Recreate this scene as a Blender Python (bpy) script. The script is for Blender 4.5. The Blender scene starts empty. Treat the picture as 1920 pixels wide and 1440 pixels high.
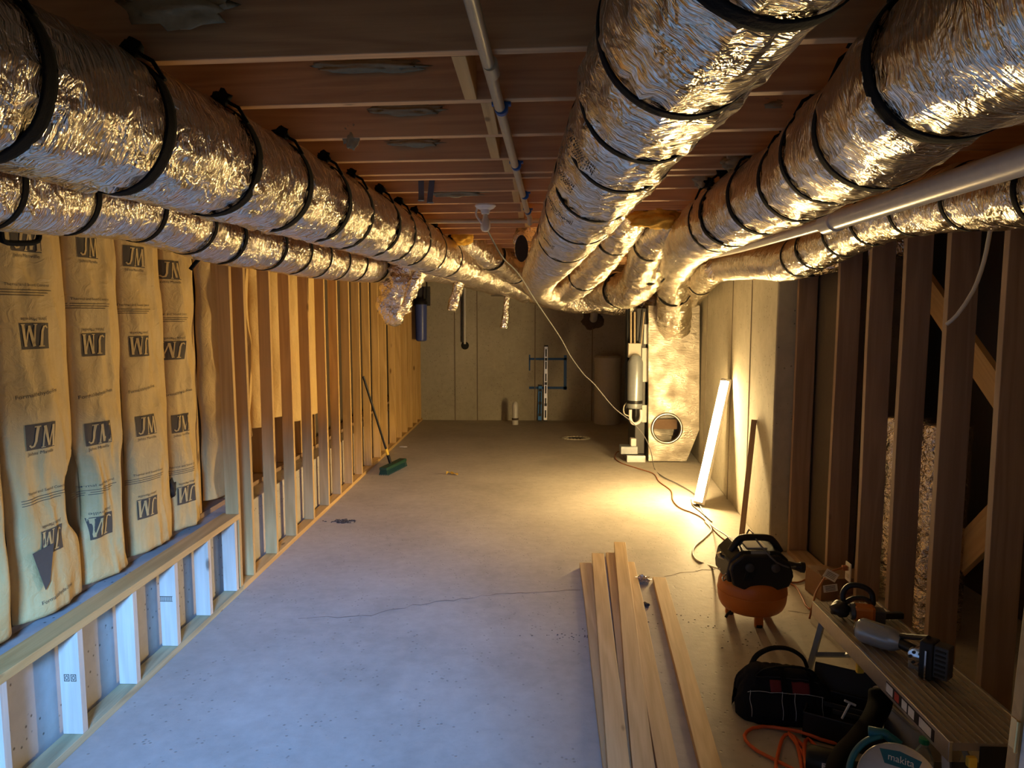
import bpy, bmesh, math, random
from mathutils import Vector, Matrix, noise
scene = bpy.context.scene
COL = scene.collection
PI = math.pi
random.seed(7)

# ------------------------------------------------------------------ camera
CAM_H = 1.87
F = 1331.0
YAW = math.atan(40 / F)
PITCH = math.atan(130 / math.hypot(F, 40))
cd = bpy.data.cameras.new('camera'); cd.sensor_width = 36; cd.lens = 36 * F / 1920; cd.clip_start = 0.02
cam = bpy.data.objects.new('camera', cd); COL.objects.link(cam)
cam.location = (0, 0, CAM_H); cam.rotation_euler = (PI / 2 - PITCH, 0, YAW)
scene.camera = cam

# ------------------------------------------------------------------ world, daylight, exposure
w = bpy.data.worlds.new('world'); scene.world = w; w.use_nodes = True
w.node_tree.nodes['Background'].inputs[0].default_value = (0.42, 0.60, 1.0, 1)
w.node_tree.nodes['Background'].inputs[1].default_value = 0.3

def area_light(name, loc, target, sx, sy, power, color, spread=180):
    l = bpy.data.lights.new(name, 'AREA'); l.shape = 'RECTANGLE'; l.size = sx; l.size_y = sy
    l.energy = power; l.color = color; l.spread = math.radians(spread)
    o = bpy.data.objects.new(name, l); COL.objects.link(o); o.location = loc
    o.rotation_euler = (Vector(target) - Vector(loc)).to_track_quat('-Z', 'Y').to_euler()
    return o
area_light('daylight', (0.12, -2.7, 2.62), (-1.45, 3.7, 0.35), 0.9, 0.45, 44, (0.15, 0.40, 1.0), 46)

scene.view_settings.view_transform = 'Standard'
scene.view_settings.look = 'None'
scene.view_settings.gamma = 1
scene.view_settings.use_curve_mapping = False
scene.view_settings.exposure = 1.05
LAMP_STRENGTH = 140.0
LAMP_COLOR = (1.0, 0.69, 0.30, 1)

# ------------------------------------------------------------------ pixel helpers (1920x1440 frame)
def ray(px, py):
    a, b = (px - 960) / F, (720 - py) / F
    Y = math.cos(PITCH) + b * math.sin(PITCH); Z = -math.sin(PITCH) + b * math.cos(PITCH)
    c, s = math.cos(YAW), math.sin(YAW)
    return Vector((a * c - Y * s, a * s + Y * c, Z))
O = Vector((0, 0, CAM_H))
def at_z(px, py, z=0.0):
    r = ray(px, py); return O + r * ((z - CAM_H) / r.z)
def at_x(px, py, x):
    r = ray(px, py); return O + r * (x / r.x)
def at_y(px, py, y):
    r = ray(px, py); return O + r * (y / r.y)

# ------------------------------------------------------------------ mesh builder
class MB:
    def __init__(s): s.v = []; s.f = []; s.uv = None
    def add(s, vs, fs):
        n = len(s.v); s.v += [Vector(v) for v in vs]; s.f += [tuple(i + n for i in f) for f in fs]; return s
    def box(s, c, d, rot=None):
        c = Vector(c); x, y, z = d[0] / 2, d[1] / 2, d[2] / 2
        vs = [Vector((sx * x, sy * y, sz * z)) for sz in (-1, 1) for sy in (-1, 1) for sx in (-1, 1)]
        if rot is not None: vs = [rot @ v for v in vs]
        return s.add([c + v for v in vs], [(0, 2, 3, 1), (4, 5, 7, 6), (0, 1, 5, 4), (2, 6, 7, 3), (0, 4, 6, 2), (1, 3, 7, 5)])
    def box2(s, a, b):
        a, b = Vector(a), Vector(b)
        return s.box((a + b) / 2, (abs(b.x - a.x), abs(b.y - a.y), abs(b.z - a.z)))
    def tube(s, pts, r, n=10, caps=True, flat=1.0):
        pts = [Vector(p) for p in pts]; m = len(pts)
        rr = r if isinstance(r, (list, tuple)) else [r] * m
        t = (pts[1] - pts[0]).normalized()
        up = Vector((0, 0, 1)) if abs(t.z) < .9 else Vector((0, 1, 0))
        nn = (up - t * up.dot(t)).normalized(); vs = []
        for i, p in enumerate(pts):
            t = (pts[min(i + 1, m - 1)] - pts[max(i - 1, 0)])
            t = t.normalized() if t.length > 1e-9 else Vector((0, 0, 1))
            nn = nn - t * nn.dot(t)
            nn = nn.normalized() if nn.length > 1e-6 else t.orthogonal().normalized()
            b = t.cross(nn)
            for k in range(n):
                a = 2 * PI * k / n
                vs.append(p + (nn * math.cos(a) * flat + b * math.sin(a)) * rr[i])
        fs = [(i * n + k, i * n + (k + 1) % n, (i + 1) * n + (k + 1) % n, (i + 1) * n + k) for i in range(m - 1) for k in range(n)]
        if caps: fs += [tuple(range(n - 1, -1, -1)), tuple((m - 1) * n + k for k in range(n))]
        return s.add(vs, fs)
    def lathe(s, prof, c=(0, 0, 0), n=40, rot=None):
        c = Vector(c); vs = []; fs = []; m = len(prof)
        for (r, z) in prof:
            for k in range(n):
                a = 2 * PI * k / n; v = Vector((r * math.cos(a), r * math.sin(a), z))
                vs.append(c + (rot @ v if rot is not None else v))
        for i in range(m - 1):
            for k in range(n): fs.append((i * n + k, i * n + (k + 1) % n, (i + 1) * n + (k + 1) % n, (i + 1) * n + k))
        fs += [tuple(range(n - 1, -1, -1)), tuple((m - 1) * n + k for k in range(n))]
        return s.add(vs, fs)
    def prism(s, poly, d0, d1, M=None):
        n = len(poly); vs = [Vector((x, y, d0)) for x, y in poly] + [Vector((x, y, d1)) for x, y in poly]
        if M is not None: vs = [M @ v for v in vs]
        fs = [tuple(range(n - 1, -1, -1)), tuple(range(n, 2 * n))] + [(i, (i + 1) % n, n + (i + 1) % n, n + i) for i in range(n)]
        return s.add(vs, fs)
    def blob(s, c, rad, seed=0, amp=.3, nu=18, nv=12, freq=2.0):
        c = Vector(c); vs = []; fs = []
        for j in range(nv + 1):
            ph = PI * j / nv
            for i in range(nu):
                a = 2 * PI * i / nu
                d = Vector((math.sin(ph) * math.cos(a), math.sin(ph) * math.sin(a), math.cos(ph)))
                k = 1 + amp * noise.noise(d * freq + Vector((seed * 3.1, seed, 0)))
                vs.append(c + Vector((d.x * rad[0], d.y * rad[1], d.z * rad[2])) * k)
        for j in range(nv):
            for i in range(nu): fs.append((j * nu + i, (j + 1) * nu + i, (j + 1) * nu + (i + 1) % nu, j * nu + (i + 1) % nu))
        return s.add(vs, fs)
    def sheet(s, fn, nu, nv):
        vs = [fn(i / nu, j / nv) for j in range(nv + 1) for i in range(nu + 1)]
        fs = [(j * (nu + 1) + i, j * (nu + 1) + i + 1, (j + 1) * (nu + 1) + i + 1, (j + 1) * (nu + 1) + i) for j in range(nv) for i in range(nu)]
        return s.add(vs, fs)
    def build(s, name, m, parent=None, smooth=False, bev=0, origin=None, solid=0, local=False, fixn=False):
        if parent is not None and not local:
            inv = parent_matrix(parent).inverted(); vs = [inv @ v for v in s.v]
        elif origin is not None and not local:
            og = Vector(origin); vs = [v - og for v in s.v]
        else: vs = s.v
        me = bpy.data.meshes.new(name); me.from_pydata([tuple(v) for v in vs], [], s.f)
        if s.uv is not None:
            ul = me.uv_layers.new(name='uv')
            for li, lp in enumerate(me.loops): ul.data[li].uv = s.uv[lp.vertex_index]
        me.materials.append(m); me.update()
        if fixn:
            b = bmesh.new(); b.from_mesh(me); bmesh.ops.recalc_face_normals(b, faces=b.faces); b.to_mesh(me); b.free()
        if smooth:
            for p in me.polygons: p.use_smooth = True
            if smooth != 'all':
                try: me.set_sharp_from_angle(angle=math.radians(42))
                except Exception: pass
        o = bpy.data.objects.new(name, me); COL.objects.link(o)
        if parent is not None: o.parent = parent
        elif origin is not None: o.location = origin
        if solid:
            q = o.modifiers.new('solid', 'SOLIDIFY'); q.thickness = solid; q.offset = 0
        if bev:
            q = o.modifiers.new('bevel', 'BEVEL'); q.width = bev; q.segments = 2; q.limit_method = 'ANGLE'
        return o
def parent_matrix(p):
    M = p.matrix_basis.copy()
    while p.parent: p = p.parent; M = p.matrix_basis @ M
    return M
def tag(o, label=None, cat=None, group=None, kind=None):
    if label: o['label'] = label
    if cat: o['category'] = cat
    if group: o['group'] = group
    if kind: o['kind'] = kind
    return o
def thing(name, label, cat, loc=(0, 0, 0), rz=0.0, group=None):
    o = bpy.data.objects.new(name, None); COL.objects.link(o); o.empty_display_size = .1
    o.location = loc; o.rotation_euler = (0, 0, rz)
    o.matrix_basis = Matrix.Translation(loc) @ Matrix.Rotation(rz, 4, 'Z')
    return tag(o, label, cat, group)
def structure(o): o['kind'] = 'structure'; return o
ORD = ['first', 'second', 'third', 'fourth', 'fifth', 'sixth', 'seventh', 'eighth', 'ninth', 'tenth', 'eleventh', 'twelfth', 'thirteenth',
       'fourteenth', 'fifteenth', 'sixteenth', 'seventeenth', 'eighteenth', 'nineteenth', 'twentieth', 'twenty-first', 'twenty-second',
       'twenty-third', 'twenty-fourth', 'twenty-fifth', 'twenty-sixth', 'twenty-seventh', 'twenty-eighth', 'twenty-ninth', 'thirtieth']
def catmull(pts, step=.03):
    P = [Vector(p) for p in pts]; P = [P[0] * 2 - P[1]] + P + [P[-1] * 2 - P[-2]]; out = []
    for i in range(1, len(P) - 2):
        L = (P[i + 1] - P[i]).length; n = max(2, int(L / step))
        for k in range(n):
            t = k / n; a, b, c, d = P[i - 1], P[i], P[i + 1], P[i + 2]
            out.append(.5 * ((2 * b) + (c - a) * t + (2 * a - 5 * b + 4 * c - d) * t * t + (3 * b - 3 * c + d - a) * t ** 3))
    out.append(P[-2]); return out

# ------------------------------------------------------------------ materials
class NT:
    def __init__(s, name):
        s.m = bpy.data.materials.new(name); s.m.use_nodes = True; s.t = s.m.node_tree; s.n = s.t.nodes
        s.p = s.n['Principled BSDF']
    def new(s, typ, **kw):
        nd = s.n.new(typ)
        for k, v in kw.items(): setattr(nd, k, v)
        return nd
    def link(s, a, b): s.t.links.new(a, b)
    def coords(s, kind='Object', scale=(1, 1, 1), rand=False):
        tc = s.new('ShaderNodeTexCoord'); mp = s.new('ShaderNodeMapping'); mp.inputs['Scale'].default_value = scale
        src = tc.outputs[kind]
        if rand:
            oi = s.new('ShaderNodeObjectInfo'); mu = s.new('ShaderNodeVectorMath', operation='SCALE')
            mu.inputs[0].default_value = (13.7, 7.3, 5.1); s.link(oi.outputs['Random'], mu.inputs['Scale'])
            ad = s.new('ShaderNodeVectorMath', operation='ADD'); s.link(src, ad.inputs[0]); s.link(mu.outputs[0], ad.inputs[1]); src = ad.outputs[0]
        s.link(src, mp.inputs['Vector']); return mp.outputs[0]
    def noise(s, vec, scale, detail=4, rough=.55, dist=0):
        nd = s.new('ShaderNodeTexNoise'); nd.inputs['Scale'].default_value = scale; nd.inputs['Detail'].default_value = detail
        nd.inputs['Roughness'].default_value = rough; nd.inputs['Distortion'].default_value = dist
        if vec is not None: s.link(vec, nd.inputs['Vector'])
        return nd.outputs['Fac']
    def voronoi(s, vec, scale, feature='F1'):
        nd = s.new('ShaderNodeTexVoronoi', feature=feature); nd.inputs['Scale'].default_value = scale
        if vec is not None: s.link(vec, nd.inputs['Vector'])
        return nd
    def math(s, op, a, b=None, clamp=False):
        nd = s.new('ShaderNodeMath', operation=op); nd.use_clamp = clamp
        for i, x in enumerate((a, b)):
            if x is None: continue
            if isinstance(x, (int, float)): nd.inputs[i].default_value = x
            else: s.link(x, nd.inputs[i])
        return nd.outputs[0]
    def ramp(s, fac, stops):
        nd = s.new('ShaderNodeValToRGB'); e = nd.color_ramp.elements
        while len(e) < len(stops): e.new(.5)
        for i, (p, c) in enumerate(stops):
            e[i].position = p; e[i].color = (c[0], c[1], c[2], 1) if not isinstance(c, (int, float)) else (c, c, c, 1)
        s.link(fac, nd.inputs[0]); return nd.outputs[0]
    def mix(s, fac, a, b, blend='MIX'):
        nd = s.new('ShaderNodeMix', data_type='RGBA', blend_type=blend)
        for i, x in ((0, fac), (6, a), (7, b)):
            if isinstance(x, (int, float)): nd.inputs[i].default_value = x
            elif isinstance(x, tuple): nd.inputs[i].default_value = (x[0], x[1], x[2], 1)
            else: s.link(x, nd.inputs[i])
        return nd.outputs[2]
    def bump(s, h, strength=.3, dist=.01, normal=None):
        nd = s.new('ShaderNodeBump'); nd.inputs['Strength'].default_value = strength; nd.inputs['Distance'].default_value = dist
        s.link(h, nd.inputs['Height'])
        if normal is not None: s.link(normal, nd.inputs['Normal'])
        return nd.outputs[0]
    def set(s, color=None, rough=None, metal=None, normal=None, spec=None):
        p = s.p
        for k, v in (('Base Color', color), ('Roughness', rough), ('Metallic', metal), ('Normal', normal), ('Specular IOR Level', spec)):
            if v is None: continue
            if isinstance(v, (int, float)): p.inputs[k].default_value = v
            elif isinstance(v, tuple): p.inputs[k].default_value = (v[0], v[1], v[2], 1)
            else: s.link(v, p.inputs[k])
        return s.m

def wood_mat(name, dark, light, rough=.65, knot=.13, rings=38, contrast=.55):
    t = NT(name)
    v = t.coords('Object', (.55, 7, 7), rand=True)
    n1 = t.noise(v, 1.0, 2, .5, .35)
    rg = t.math('ADD', t.math('MULTIPLY', t.math('SINE', t.math('MULTIPLY', n1, rings)), .5), .5)
    fine = t.noise(t.coords('Object', (2.2, 60, 60), rand=True), 1.5, 4, .6)
    big = t.noise(t.coords('Object', (.8, 2, 2), rand=True), 1.0, 2)
    f = t.math('ADD', t.math('MULTIPLY', rg, contrast * .45), t.math('ADD', t.math('MULTIPLY', fine, .45), t.math('MULTIPLY', big, .35)), True)
    col = t.ramp(f, [(.22, dark), (.85, light)])
    vo = t.voronoi(t.coords('Object', (2.6, 7.5, 7.5), rand=True), 1.0)
    sc = t.new('ShaderNodeSeparateColor'); t.link(vo.outputs['Color'], sc.inputs[0])
    gate = t.math('GREATER_THAN', sc.outputs[0], .55)
    k = t.ramp(vo.outputs['Distance'], [(knot * .45, 1.0), (knot, 0.0)])
    kf = t.math('MULTIPLY', k, t.math('MULTIPLY', gate, .8))
    col = t.mix(kf, col, (dark[0] * .28, dark[1] * .22, dark[2] * .18))
    nb = t.bump(fine, .25, .003)
    return t.set(color=col, rough=rough, normal=nb, spec=.3)

def concrete_mat(name, c0, c1, pits=.5, scale=1.0, rough=.85, bump=.25):
    t = NT(name)
    v = t.coords('Object', (1, 1, 1))
    a = t.noise(v, 1.3 * scale, 5, .6); b = t.noise(v, 14 * scale, 5, .65); c = t.noise(v, 120, 2)
    f = t.math('ADD', t.math('MULTIPLY', a, .6), t.math('MULTIPLY', b, .4))
    col = t.ramp(f, [(.3, c0), (.68, c1)])
    st = t.ramp(t.noise(v, .9, 3, .5, .6), [(.56, 0.0), (.72, 1.0)])
    col = t.mix(t.math('MULTIPLY', st, .25), col, (c0[0] * .55, c0[1] * .52, c0[2] * .48))
    h = t.math('ADD', t.math('MULTIPLY', b, .6), t.math('MULTIPLY', c, .15))
    if pits:
        vo = t.voronoi(v, 26)
        pm = t.ramp(vo.outputs['Distance'], [(.10, 1.0), (.2, 0.0)])
        msk = t.math('GREATER_THAN', t.noise(v, 5, 2), .5)
        pf = t.math('MULTIPLY', pm, t.math('MULTIPLY', msk, pits))
        col = t.mix(pf, col, (c0[0] * .3, c0[1] * .28, c0[2] * .25)); h = t.math('SUBTRACT', h, pf)
    return t.set(color=col, rough=rough, normal=t.bump(h, bump, .008), spec=.25)

def foil_mat(name, rough=.15, ku=80, kv=7, big=1.0, fine=.95, color=(.88, .81, .69), grid=False):
    t = NT(name)
    fineW = t.noise(t.coords('UV', (ku, kv, 1)), 1.0, 3, .6, .5)
    med = t.noise(t.coords('UV', (15, 9, 1)), 1.0, 3, .6, 1.2)
    vo = t.voronoi(t.coords('UV', (9, 7, 1)), 1.0)
    h1 = t.math('ADD', t.math('MULTIPLY', med, .7), t.math('MULTIPLY', vo.outputs['Distance'], .35))
    nb = t.bump(h1, big, .036)
    nb = t.bump(fineW, fine, .018, nb)
    if grid:
        br = t.new('ShaderNodeTexBrick'); br.inputs['Scale'].default_value = 1; br.inputs['Mortar Size'].default_value = .0012
        br.offset = 0; br.inputs['Brick Width'].default_value = .035; br.inputs['Row Height'].default_value = .035
        t.link(t.coords('UV', (1, 1, 1)), br.inputs['Vector']); nb = t.bump(br.outputs['Fac'], .5, .004, nb)
    rg = t.ramp(t.noise(t.coords('UV', (5, 4, 1)), 1.0, 3), [(.35, rough * .6), (.7, rough * 1.6)])
    return t.set(color=color, rough=rg, metal=1.0, normal=nb)

def plain(name, color, rough=.5, metal=0.0, nscale=0, nstr=.15, var=.12, spec=.5):
    t = NT(name)
    v = t.coords('Object', (1, 1, 1))
    n = t.noise(v, nscale or 30, 4)
    col = t.mix(t.math('MULTIPLY', n, 1.0), tuple(c * (1 - var) for c in color), tuple(min(1, c * (1 + var)) for c in color))
    return t.set(color=col, rough=rough, metal=metal, normal=t.bump(n, nstr, .003), spec=spec)

M = {}
M['floor'] = concrete_mat('floor_concrete', (.37, .335, .28), (.56, .515, .44), pits=.4, scale=.9, rough=.62, bump=.4)
M['conc'] = concrete_mat('wall_concrete', (.34, .31, .235), (.50, .46, .36), pits=.7)
M['conc_l'] = concrete_mat('ledge_concrete', (.42, .38, .31), (.58, .54, .47), pits=.85)
M['pine'] = wood_mat('pine_stud', (.50, .30, .10), (.72, .48, .19))
M['pine_pale'] = wood_mat('pale_pine', (.56, .46, .33), (.74, .65, .50))
M['board'] = wood_mat('lumber_board', (.56, .37, .17), (.80, .59, .31), knot=.1)
M['joist'] = wood_mat('joist_fir', (.50, .265, .125), (.76, .46, .22), rings=55, knot=.08)
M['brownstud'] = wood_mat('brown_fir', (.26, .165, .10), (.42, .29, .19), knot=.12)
M['block'] = wood_mat('bridging_pine', (.48, .29, .11), (.66, .43, .18), knot=.1)
M['treated'] = wood_mat('treated_pine', (.28, .25, .14), (.50, .44, .25), knot=.07, contrast=.9)
M['plyfloor'] = wood_mat('subfloor_board', (.30, .18, .09), (.42, .27, .14), knot=.06)
M['foil'] = foil_mat('duct_foil')
M['foil_grid'] = foil_mat('reinforced_foil', grid=True, rough=.18, fine=.9, big=.8)
M['foil_crumple'] = foil_mat('crumpled_foil', ku=30, kv=26, big=1.0, fine=.9, rough=.18)
M['foil_wrap'] = foil_mat('plenum_foil', ku=90, kv=10, big=.22, fine=.3, rough=.5, color=(.50, .45, .37))
M['strap'] = plain('black_webbing', (.006, .006, .0065), .85, nscale=160, nstr=.4, spec=.15)
M['black'] = plain('black_plastic', (.012, .012, .013), .42, nscale=90, spec=.35)
M['darkgrey'] = plain('dark_grey_plastic', (.045, .045, .048), .45)
M['rubber'] = plain('black_rubber', (.012, .012, .012), .8)
M['pvc'] = plain('pvc_pipe', (.62, .60, .55), .28)
M['conduit'] = plain('conduit_pvc', (.50, .40, .25), .4)
M['white'] = plain('white_plastic', (.78, .77, .73), .4)
M['softener'] = plain('beige_plastic', (.58, .53, .43), .45)
M['bluefilter'] = plain('blue_plastic', (.07, .10, .33), .35)
M['bluetape'] = plain('blue_tape', (.02, .10, .30), .6)
M['greyblue'] = plain('grey_blue_strap', (.10, .13, .18), .6)
M['bluelevel'] = plain('blue_level', (.02, .24, .75), .4)
M['alum'] = plain('aluminium', (.62, .61, .59), .35, 1.0, nscale=60)
M['steel'] = plain('galvanised_steel', (.58, .58, .57), .3, 1.0, nscale=12, var=.2)
M['darksteel'] = plain('dark_cabinet', (.05, .047, .043), .5)
M['plankdeck'] = plain('scuffed_deck', (.34, .29, .24), .5, .55, nscale=9, var=.3)
M['orange'] = plain('orange_paint', (.54, .15, .018), .38, nscale=6, var=.15)
M['orangecord'] = plain('orange_cord', (.70, .12, .03), .5)
M['brasscord'] = plain('rust_cord', (.36, .13, .05), .55)
M['greycord'] = plain('grey_cord', (.11, .105, .10), .55)
M['palecord'] = plain('pale_cord', (.60, .55, .45), .5)
M['green'] = plain('green_plastic', (.010, .055, .030), .6)
M['capgreen'] = plain('green_cap', (.02, .22, .09), .4)
M['yellow'] = plain('yellow_plastic', (.85, .55, .06), .4)
M['red'] = plain('red_fabric', (.16, .012, .014), .8, nscale=200, nstr=.4)
M['canvas'] = plain('black_canvas', (.009, .0095, .012), .9, nscale=220, nstr=.6, spec=.2)
M['thread'] = plain('white_thread', (.55, .55, .55), .7)
M['teal'] = plain('teal_plastic', (.0, .11, .15), .45)
M['kraftbox'] = plain('cardboard', (.25, .15, .085), .8)
M['paper'] = plain('white_paper', (.75, .72, .66), .8)
M['ink'] = plain('printing_ink', (.10, .075, .045), .8)
M['inkred'] = plain('red_ink', (.45, .05, .03), .7)
M['inkblack'] = plain('black_ink', (.02, .02, .02), .7)
M['fluff'] = plain('pale_fibre', (.34, .27, .15), .95, nscale=40, nstr=1.0, var=.25)
M['yfluff'] = plain('yellow_fibre', (.75, .42, .05), .95, nscale=40, nstr=1.0, var=.25)
M['debris'] = plain('dark_dirt', (.08, .06, .045), .9, nscale=60, nstr=1.0)
M['crack'] = plain('crack_dirt', (.20, .16, .12), .9)
M['doorpaint'] = plain('white_paint', (.80, .80, .80), .45)
M['drywall'] = plain('drywall', (.55, .45, .30), .85)
M['brass'] = plain('brass', (.75, .50, .20), .35, 1.0)
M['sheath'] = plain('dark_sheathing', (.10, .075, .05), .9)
M['chrome'] = plain('chrome', (.8, .8, .8), .12, 1.0)
M['greygun'] = plain('grey_housing', (.33, .36, .38), .32, .4)
M['osb'] = plain('rear_wall_board', (.30, .24, .17), .8)

t = NT('kraft_facing')
v = t.coords('Object', (1, 1, 1)); a = t.noise(v, 3, 4, .6); b = t.noise(t.coords('Object', (60, 60, 6)), 1, 3)
c = t.noise(v, 16, 4, .6, 1.0)
col = t.ramp(t.math('ADD', t.math('MULTIPLY', a, .6), t.math('MULTIPLY', b, .4)), [(.3, (.58, .39, .14)), (.7, (.72, .52, .21))])
nb = t.bump(c, .55, .012); nb = t.bump(b, .15, .003, nb)
M['kraft'] = t.set(color=col, rough=.6, normal=nb, spec=.35)

t = NT('frosted_bulb'); t.set(color=(.75, .75, .72), rough=.25); t.p.inputs['Transmission Weight'].default_value = .35; M['bulb'] = t.m
t = NT('milky_plastic'); t.set(color=(.72, .68, .62), rough=.3); t.p.inputs['Transmission Weight'].default_value = .25; M['milky'] = t.m
t = NT('clear_plastic'); t.set(color=(.9, .9, .9), rough=.12); t.p.inputs['Transmission Weight'].default_value = .85; t.p.inputs['IOR'].default_value = 1.25; M['clear'] = t.m
t = NT('lamp_diffuser'); t.set(color=(.9, .9, .9), rough=.5)
t.p.inputs['Emission Color'].default_value = LAMP_COLOR; t.p.inputs['Emission Strength'].default_value = LAMP_STRENGTH; M['lamp'] = t.m

# ------------------------------------------------------------------ boards
def board(name, p0, p1, wid, thk, mat, up=(0, 0, 1), label=None, cat=None, group=None, parent=None, kind=None, bev=.0025, wob=0, seed=0):
    """A sawn board from p0 to p1 (centre line); wid runs across, thk along `up`. Local X is the grain."""
    p0, p1 = Vector(p0), Vector(p1); L = (p1 - p0).length; x = (p1 - p0).normalized()
    z = Vector(up); z = (z - x * z.dot(x)).normalized(); y = z.cross(x)
    mb = MB(); n = 1 if not wob else 12
    sec = [(-wid / 2, -thk / 2), (wid / 2, -thk / 2), (wid / 2, thk / 2), (-wid / 2, thk / 2)]; vs = []; fs = []
    for i in range(n + 1):
        t = i / n; dy = wob * noise.noise(Vector((t * 2, seed, 0))); dz = 0
        for (a, b) in sec: vs.append((-L / 2 + L * t, a + dy, b + dz))
    for i in range(n):
        for k in range(4): fs.append((i * 4 + k, (i + 1) * 4 + k, (i + 1) * 4 + (k + 1) % 4, i * 4 + (k + 1) % 4))
    fs += [(0, 1, 2, 3), (n * 4 + 3, n * 4 + 2, n * 4 + 1, n * 4)]
    mb.add(vs, fs)
    o = mb.build(name, mat, bev=bev, fixn=True)
    Mx = Matrix(((x.x, y.x, z.x, 0), (x.y, y.y, z.y, 0), (x.z, y.z, z.z, 0), (0, 0, 0, 1)))
    Mx = Matrix.Translation((p0 + p1) / 2) @ Mx
    if parent is not None:
        o.parent = parent; o.matrix_basis = parent_matrix(parent).inverted() @ Mx
    else: o.matrix_basis = Mx
    return tag(o, label, cat, group, kind)

# ------------------------------------------------------------------ shell
JB = 2.53                      # underside of the joists
XL = -1.967                    # room face of the left stud wall
XR = 2.0                       # room face of the right stud wall
YB = 12.5                      # back wall
mb = MB().box2((-2.75, -.75, -.12), (3.2, YB + .3, 0)); floor = structure(mb.build('floor', M['floor']))
structure(MB().box2((-6, -8, -.14), (6, -.75, -.02)).build('ground', M['conc']))
structure(MB().box2((-2.75, -.75, 2.765), (3.2, YB + .3, 2.80)).build('ceiling', M['plyfloor']))
wall_back = structure(MB().box2((-2.75, YB, 0), (3.2, YB + .25, 2.765)).build('wall_back', M['conc']))
def xw(y): return 1.865 + (y - 5.52) * .0705   # the poured right wall runs slightly askew
wall_right = structure(MB().prism([(xw(5.52), 5.52), (3.2, 5.52), (3.2, YB), (xw(YB), YB)], 0, JB).build('wall_right', M['conc'], bev=.012, fixn=True))
wall_left = structure(MB().box2((-2.75, -.75, 0), (-2.08, YB, .5)).build('wall_left', M['conc_l'], bev=.006))
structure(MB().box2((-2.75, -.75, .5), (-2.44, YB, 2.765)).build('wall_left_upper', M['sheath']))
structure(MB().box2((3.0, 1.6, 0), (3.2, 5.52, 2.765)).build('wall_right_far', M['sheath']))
structure(MB().box2((1.16, -.6, 0), (1.3, 1.52, 2.765)).build('wall_entry_side', M['drywall']))
structure(MB().box2((1.16, 1.52, 0), (3.2, 1.62, 2.765)).build('wall_entry_right', M['drywall']))
mb = MB().box2((-2.44, -.75, 0), (-1.25, -.6, 2.765)).box2((.28, -.75, 0), (1.3, -.6, 2.765)).box2((-1.25, -.75, 2.08), (.28, -.6, 2.765))
structure(mb.build('wall_rear', M['osb']))
# form seams on the poured walls
for i, px in enumerate((853, 895, 1003, 1110)):
    p = at_y(px, 700, YB)
    s_ = MB().box2((p.x - .008, YB - .006, 0), (p.x + .008, YB, JB)).build('form_seam', M['crack'], wall_back)
for y in (6.35, 7.15, 8.6, 9.7):
    MB().box2((xw(y) - .005, y - .006, 0), (xw(y) + .004, y + .006, JB)).build('form_seam', M['crack'], wall_right)
# hairline crack and drain opening in the slab
def ribbon(name, pix, wid, mat, parent, z=.0012, jit=.02, seed=1):
    pts = catmull([at_z(x, y, z) for x, y in pix], .05); r = random.Random(seed); L = []; R = []
    for i, p in enumerate(pts):
        q = p + Vector((r.uniform(-jit, jit) * .4, r.uniform(-jit, jit), 0)); wv = wid * r.uniform(.4, 1.2)
        L.append(q + Vector((0, wv, 0))); R.append(q - Vector((0, wv, 0)))
    n = len(pts); mb = MB().add(L + R, [(i, n + i, n + i + 1, i + 1) for i in range(n - 1)])
    return mb.build(name, mat, parent)
ribbon('crack', [(560, 1160), (680, 1155), (760, 1138), (850, 1125), (960, 1112), (1088, 1106)], .004, M['crack'], floor, seed=3)
ribbon('crack', [(1246, 1079), (1300, 1071), (1345, 1066)], .004, M['crack'], floor, seed=4)
ribbon('crack', [(1478, 1146), (1530, 1152), (1600, 1158)], .003, M['crack'], floor, seed=5)
c = at_z(1080, 822)
mb = MB()
for k in range(22):
    a = 2 * PI * k / 22; mb.blob((c.x + .19 * math.cos(a), c.y + .12 * math.sin(a), .004), (.035, .03, .014), seed=k, amp=.5, nu=8, nv=5)
mb.build('drain_rim', M['conc'], floor, smooth='all')
MB().lathe([(.0, .0015), (.165, .0015), (.165, .002), (0, .002)], (0, 0, 0), 30, Matrix(((1, 0, 0), (0, .6, 0), (0, 0, 1)))).build('drain_hole_shade', M['rubber'], floor, local=True).location = (c.x, c.y, 0)  # slab is uncut: black disc gives the shade down the hole

# right door jamb and the open white door at the entry
jp = at_y(1884, 1436, 1.64); jx = jp.x
TJ = Matrix.Translation((jx, 0, jp.z)) @ Matrix.Rotation(math.radians(2.4), 4, 'Y') @ Matrix.Translation((-jx, 0, -jp.z))
def tilted(mb, name, mat, parent=None, **k):
    mb.v = [TJ @ v for v in mb.v]; return mb.build(name, mat, parent, **k)
jamb = structure(tilted(MB().box2((jx, 1.606, .02), (jx + .09, 1.64, 2.1)), 'door_jamb', M['block'], bev=.003))
d1 = structure(tilted(MB().box2((jx + .004, 1.40, .03), (jx + .044, 1.604, 2.08)), 'door_1', M['doorpaint'], bev=.004))
hp = at_y(1889, 1371, 1.63)
hm = MB().box2((jx - .0025, 1.612, hp.z - .036), (jx + .001, 1.634, hp.z + .036)).tube([(jx - .003, 1.607, hp.z - .038), (jx - .003, 1.607, hp.z + .038)], .005)
hinge = tilted(hm, 'hinge', M['brass'], jamb, smooth=True); hinge['label'] = 'brass door hinge'

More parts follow.
